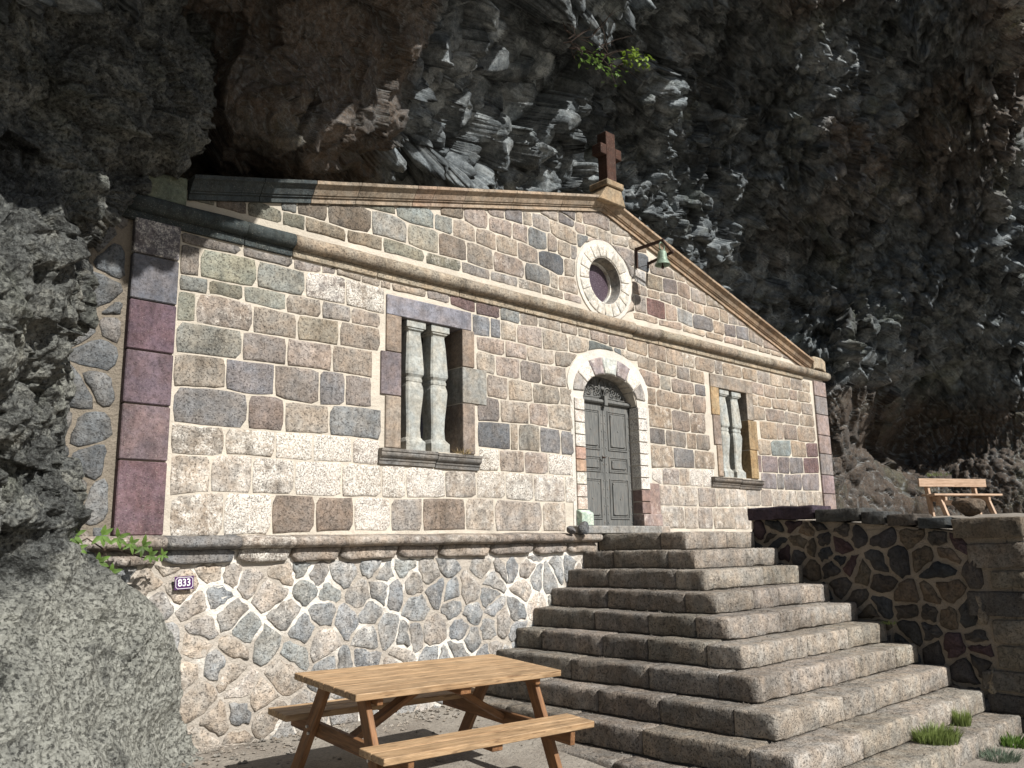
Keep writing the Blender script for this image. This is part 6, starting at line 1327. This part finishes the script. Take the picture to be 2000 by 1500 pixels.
# ================================================================ PARAPET
par = empty('stone_parapet', (2.2, -2.6, 0)); tag(par, 'dark basalt rubble retaining wall with coping on the right of the stairs', 'stone wall')
def ptop(y): 
    T_ = [(-4.3,-.09),(-3.6,-.06),(-3.07,.01),(-2.0,.11),(-1.2,.15)]
    return zi(T_, y)
def pw(V): return to_local(V, par)
m_ = MB()
ys_ = [-1.24,-2.0,-3.0,-3.6,-4.2]
for a, c_ in zip(ys_[:-1], ys_[1:]):
    V = [(XR+.03,a,-2.6),(XR+.03,c_,-2.6),(XR+.03,c_,ptop(c_)),(XR+.03,a,ptop(a)),(XR+.42,a,-2.6),(XR+.42,c_,-2.6),(XR+.42,c_,ptop(c_)),(XR+.42,a,ptop(a))]
    m_.add(V, [(3,2,1,0),(4,5,6,7),(2,3,7,6),(0,4,7,3),(1,2,6,5)])
co = m_.build('wall_core', MAT['mortar_dark'], par); co.data.transform(Matrix.Translation(-par.location))
rq = random.Random(77)
DK = [(.055,.052,.052),(.07,.062,.055),(.045,.048,.052),(.10,.082,.062),(.12,.095,.07),(.06,.04,.042),(.05,.05,.048)]
fr_ = lambda u, w, o: (XR+.03-o-par.location.x, u-par.location.y, w-par.location.z)
def vis_stair(y, z):        # hide nothing that shows: keep what stands above the steps
    i = max(0, (-y-YF)/TY); return z > -HS*(i+1)-.25
n_p = 0
for P in voronoi(-4.2, -1.25, -2.4, .16, .20, rq, lambda y, z: vis_stair(y, z) and z < ptop(y)-.0, 1.05, .034, .47):
    P = [(max(p[0], -3.80-.35*abs(math.sin(p[1]*11))*0), min(p[1], ptop(p[0])-.01)) for p in P]
    if area(P) < .006: continue
    c = rq.choice(DK); cy_ = sum(p[0] for p in P)/len(P)
    if cy_ < -3.75 and rq.random() < .6: c = (.20,.17,.13)
    P = soften(P, 16, .06)
    stone('rubble_stone', [(u, w) for u, w in P][::-1], MAT['dark_rubble'], par, shade(c, rq, 1.0,1.6), fr_, None, front=rq.uniform(.012,.05), edge=.012, bulge=.016, rough=.012, rr=rq, jit=.013); n_p += 1
zc = -.17
while zc > -2.2:
    hh = rq.uniform(.17, .27); L = rq.uniform(.34, .62)
    rough_block('corner_block', XR-.012, XR+.42, -4.225, -4.225+L, zc-hh+.012, zc-.012, MAT['rubble'], par, shade(rq.choice([(.17,.15,.12),(.13,.12,.105),(.20,.175,.14),(.09,.085,.08)]), rq, .85, 1.15), rq, r=.018, amp=.011)
    zc -= hh
# coping
cop = [(-1.22,-2.08,.155,(.06,.045,.06)),(-2.10,-2.62,.15,(.075,.075,.07)),(-2.64,-2.90,.14,(.065,.065,.062)),(-2.92,-3.22,.13,(.08,.07,.06)),(-3.24,-3.52,.12,(.06,.065,.065)),(-3.58,-4.22,.20,(.15,.125,.095))]
for a, c_, h_, cc in cop:
    zt = (ptop(a)+ptop(c_))/2
    o = rough_block('coping_stone', XR-.04, XR+.44, c_, a, zt-(.06 if h_ > .19 else 0), zt+h_-(.06 if h_ > .19 else 0), MAT['dark_rubble'], par, cc, rq, r=.014, amp=.009)
m_ = MB(); 
fr2 = lambda u, w, o: (u-par.location.x, -4.195-o-par.location.y, w-par.location.z)
for P in voronoi(XR+.03, 5.5, -2.3, -.05, .26, rq, lambda x, z: True, 1.1, .036, .38):
    if area(P) < .006: continue
    stone('rubble_stone', soften(P, 14, .15), MAT['dark_rubble'], par, tuple(v*1.4 for v in rq.choice(DK)), fr2, None, front=rq.uniform(.01,.04), edge=.02, bulge=.02, rough=.006, rr=rq, jit=.008); n_p += 1
m_ = MB(); m_.box(XR+.425, 5.5, -4.195, -4.0, -2.6, -.05); co = m_.build('wall_core', MAT['mortar_dark'], par); co.data.transform(Matrix.Translation(-par.location))
print('parapet stones', n_p)

def boulder(name, loc, size, mat, color, seed, label, cat, group=None, par_=None):
    bm = bmesh.new(); bmesh.ops.create_icosphere(bm, subdivisions=3, radius=1)
    rr = random.Random(seed); pl = []
    for _ in range(11):
        n_ = Vector((rr.gauss(0,1), rr.gauss(0,1), rr.gauss(0,1))).normalized(); pl.append((n_, rr.uniform(.62,.9)))
    for v in bm.verts:
        for n_, d_ in pl:
            t = v.co.dot(n_)
            if t > d_: v.co -= n_*(t-d_)
        v.co += mnoise.noise_vector(v.co*3+Vector((seed,0,0)))*.06
        v.co = Vector((v.co.x*size[0], v.co.y*size[1], v.co.z*size[2]))
    me = bpy.data.meshes.new(name); bm.to_mesh(me); bm.free(); me.materials.append(mat)
    o = bpy.data.objects.new(name, me); o.location = loc; col.objects.link(o); o.color = (*color, 1)
    if par_: o.parent = par_
    if label: tag(o, label, cat, group)
    return o
boulder('rock', (2.30,-3.66,.20), (.12,.17,.11), MAT['rubble'], (.16,.12,.085), 5, 'flat brown rock lying on top of the parapet wall', 'rock')
boulder('rock', (.16,-.19,.07), (.10,.07,.085), MAT['rubble'], (.13,.135,.14), 9, 'angular grey stone set beside the foot of the door', 'rock')
boulder('rock', (-.02,-.16,.045), (.07,.055,.05), MAT['rubble'], (.14,.14,.145), 12, 'smaller grey stone leaning against the angular one by the door', 'rock')

# ================================================================ PICNIC TABLE
table = empty('picnic_table', (-3.287, -1.738, -1.767))
table.rotation_euler = (.066, .021, -.029)
tag(table, 'brown wooden picnic table with attached benches at the foot of the steps', 'picnic table')
def plank(name, x0, x1, y0, y1, z0, z1, mat=None, parent=None):
    mb = MB(); cx_, cy_, cz_ = (x0+x1)/2, (y0+y1)/2, (z0+z1)/2
    mb.box(x0-cx_, x1-cx_, y0-cy_, y1-cy_, z0-cz_, z1-cz_)
    o = mb.build(name, mat or MAT['wood'], parent or table, bevel=.004); o.location = (cx_, cy_, cz_); return o
def beam(name, a, b_, w, t, upv, mat=None, parent=None, ch=0.0):
    a, b_ = Vector(a), Vector(b_); d = (b_-a); L = d.length; d.normalize(); u = Vector(upv); n_ = u.cross(d).normalized(); u = d.cross(n_)
    mb = MB(); mb.box(-L/2, L/2, -w/2, w/2, -t/2, t/2)
    o = mb.build(name, mat or MAT['wood_frame'], parent or table, bevel=.004)
    Mx = Matrix((d, n_, u)).transposed().to_4x4(); Mx.translation = (a+b_)/2; o.matrix_local = Mx
    return o
TW = .836
for i in range(6):
    y = -TW/2+TW/6*i; plank('tabletop_plank', -.9, .9, y+.003, y+TW/6-.003, .705, .75)
for s in (-1, 1):
    for k in range(2):
        y = .485+.145*k; a, c_ = (y+.003, y+.142); plank('seat_plank', -.9, .9, min(s*a, s*c_), max(s*a, s*c_), .405, .45)
for s in (-1, 1):
    X = s*.74
    for t in (-1, 1):
        beam('leg', (X, t*.235, .70), (X, t*.60, .0), .045, .10, (0, 1, 0))
    beam('seat_beam', (X+s*-.046, -.76, .355), (X-s*.046, .76, .355), .045, .098, (0,0,1))
    beam('top_cleat', (X-s*.046, -.38, .68), (X-s*.046, .38, .68), .045, .05, (0,0,1))
    beam('brace', (s*.10, 0, .665), (X-s*.075, 0, .36), .09, .045, (0,0,1))
    for t in (-1, 1):
        for (yy, zz) in ((.40, .375), (.415, .335)):
            mb = MB(); mb.tube([(0,0,0),(s*.012,0,0)], .011, 8); o = mb.build('bolt', MAT['zinc'], table); o.location = (X+s*.0225, t*(yy+.02*(1 if zz > .35 else -1)), zz)
beam('top_cleat', (0,-.39,.68), (0,.39,.68), .09, .045, (0,0,1))
for s in (-1, 1): beam('seat_cleat', (0, s*.50, .383), (0, s*.75, .383), .09, .042, (0,0,1))

# ================================================================ BENCH on the terrace
bench = empty('garden_bench', (9.45, -1.05, .22)); bench.rotation_euler = (0, 0, R(-24))
tag(bench, 'pale wooden bench standing on the terrace beside the cave wall', 'bench')
plank('back_plank', -.80, .80, .055, .09, .60, .75, MAT['wood_pale'], bench)
for k in range(2): plank('seat_plank', -.80, .80, -.27+.16*k, -.12+.16*k, .42, .455, MAT['wood_pale'], bench)
for s in (-1, 1):
    X = s*.56
    beam('back_post', (X, .15, .74), (X, .06, .0), .05, .09, (0,1,0), MAT['wood_pale'], bench)
    beam('leg', (X, -.12, .41), (X, -.28, .0), .05, .09, (0,1,0), MAT['wood_pale'], bench)
    beam('seat_support', (X-.05*s, -.24, .375), (X-.05*s, .20, .375), .05, .09, (0,0,1), MAT['wood_pale'], bench)
beam('stretcher', (-.55,-.05,.30), (.55,-.05,.30), .05, .09, (0,0,1), MAT['wood_pale'], bench)

# ================================================================ PLANTS
def leaf(mb, base, d, upv, L, W_, fold=.3):
    d = Vector(d).normalized(); u = Vector(upv); s_ = d.cross(u).normalized(); u = s_.cross(d).normalized(); b0 = Vector(base)
    pts = [b0, b0+d*L*.35+s_*W_*.5+u*W_*fold*.3, b0+d*L*.75+s_*W_*.32+u*W_*fold*.1-u*L*.05, b0+d*L-u*L*.15, b0+d*L*.75-s_*W_*.32+u*W_*fold*.1-u*L*.05, b0+d*L*.35-s_*W_*.5+u*W_*fold*.3, b0+d*L*.5-u*L*.02]
    mb.add(pts, [(0,1,6),(1,2,6),(2,3,6),(3,4,6),(4,5,6),(5,0,6)])
def vine():
    root = empty('climbing_vine', (-5.2, -.2, -.12)); tag(root, 'green creeper with five fingered leaves by the number plate', 'vine')
    rr = random.Random(6); st = MB(); W0 = Vector((-5.36,-.28,-.18))
    path = [(-5.42,-.22,-.12),(-5.25,-.24,-.02),(-5.12,-.22,-.10),(-4.98,-.22,-.12),(-4.84,-.20,-.16),(-4.72,-.18,-.18)]
    st.tube([Vector(p)-root.location for p in path], .006, 5)
    st.tube([Vector(p)-root.location for p in [(-5.12,-.22,-.10),(-5.08,-.22,-.2),(-5.10,-.2,-.3)]], .004, 5)
    st.build('stem', MAT['twig'], root)
    for (c_, s_) in (((-5.36,-.30,-.0),.085),((-5.33,-.3,-.09),.075),((-5.17,-.30,-.0),.095),((-5.05,-.28,-.02),.085),((-4.95,-.27,-.06),.075),((-4.86,-.26,-.08),.085),((-4.80,-.25,-.15),.075),((-4.70,-.24,-.15),.055),((-5.18,-.28,-.19),.09),((-5.08,-.27,-.27),.085),((-5.28,-.3,-.22),.06)):
        mb = MB()
        for k in range(5):
            a = R(-150+60*k+rr.uniform(-14,14)); leaf(mb, Vector((0,0,0)), (math.cos(a), -.35, math.sin(a)), (0,-1,.3), s_*rr.uniform(.8,1.15), s_*.42)
        o = mb.build('leaf', MAT['leaf'], root); o.location = Vector(c_)-root.location
vine()
def cliff_bush():
    c0 = Vector((.55, -.62, 6.12)); root = empty('hanging_shrub', c0); tag(root, 'leafy twig sprig with bare roots growing out of the cave roof', 'shrub')
    rr = random.Random(14); tw = MB()
    for _ in range(26):
        p = Vector((rr.uniform(-.75,.15), rr.uniform(.05,.25), rr.uniform(-.12,.25))); pts = [p]
        d = Vector((rr.uniform(-.2,1), rr.uniform(-.6,-.1), rr.uniform(-.35,.45)))
        for j in range(5):
            d += Vector((rr.uniform(-.35,.35), rr.uniform(-.2,.2), rr.uniform(-.4,.35))); p = p+d.normalized()*.10; pts.append(p)
        tw.tube(pts, [.008,.007,.006,.005,.003,.002], 4)
    tw.build('twigs', MAT['twig'], root)['kind'] = 'stuff'
    for nm, mt, n_, bx in (('leaves', 'leaf_bright', 75, (.10,.50,-.25,.0,-.09,.10)), ('darker_leaves', 'leaf', 80, (-.60,.25,-.05,.2,-.32,-.05))):  # the left-hand leaves get a darker green
        mb = MB()
        for _ in range(n_):
            p = (rr.uniform(bx[0],bx[1]), rr.uniform(bx[2],bx[3]), rr.uniform(bx[4],bx[5]))
            leaf(mb, p, (rr.uniform(-.6,1), rr.uniform(-1,.2), rr.uniform(-.9,.4)), (0,-.5,1), rr.uniform(.05,.10), rr.uniform(.035,.06))
        mb.build(nm, MAT[mt], root)['kind'] = 'stuff'
cliff_bush()
def tuft(name, loc, n_, h_, r_, mat, label, cat, seed, lean=.6, wid=.0032, group=None):
    rr = random.Random(seed); mb = MB()
    for _ in range(n_):
        a = rr.uniform(0, 2*math.pi); q = r_*math.sqrt(rr.random()); p = Vector((q*math.cos(a), q*math.sin(a), 0)); L = h_*rr.uniform(.5,1.1)
        d = Vector((math.cos(a)*lean*rr.uniform(.1,1), math.sin(a)*lean*rr.uniform(.1,1), 1)).normalized(); s_ = Vector((rr.uniform(-1,1), rr.uniform(-1,1), 0)).normalized()*wid
        m1 = p+d*L*.55; e = p+d*L+Vector((d.x, d.y, -.6))*L*.22
        mb.add([p-s_, p+s_, m1+s_*.8, m1-s_*.8, e], [(0,1,2,3),(3,2,4)])
    o = mb.build(name, MAT[mat]); o.location = loc; tag(o, label, cat, group); return o
tuft('grass_tuft', (.44, -3.80, -HS*9-.012), 900, .17, .19, 'grass', 'wide green grass tuft on the lower step near the parapet foot', 'grass tuft', 1)
tuft('grass_tuft', (1.20, -3.76, -HS*9-.012), 260, .19, .07, 'grass', 'narrow grass clump between the wide tuft and the wall', 'grass tuft', 2, .3)
tuft('grass_tuft', (1.50, -4.06, -HS*10-.012), 150, .19, .11, 'leaf', 'bright broad bladed green plant at the foot of the steps', 'plant', 3, .7, .009)
tuft('grass_tuft', (.98, -4.10, -HS*10-.012), 520, .13, .15, 'grass_grey', 'greyish herb cushion left of the bright green plant', 'plant', 4, .9)
tuft('grass_tuft', (1.97, -2.85, -HS*5-.012), 40, .05, .08, 'grass', 'small green weeds where the middle step meets the wall', 'weed', 15, .9)
tuft('dry_grass', (-1.55, -.06, .845), 46, .09, .09, 'straw', 'tuft of dry straw on the left window sill', 'dry grass', 6, 1.6, .003)
tuft('grass_tuft', (11.0, -.2, 1.15), 90, .10, .22, 'grass', 'patch of yellow green plants on the rock behind the bench', 'weed', 16, .9)
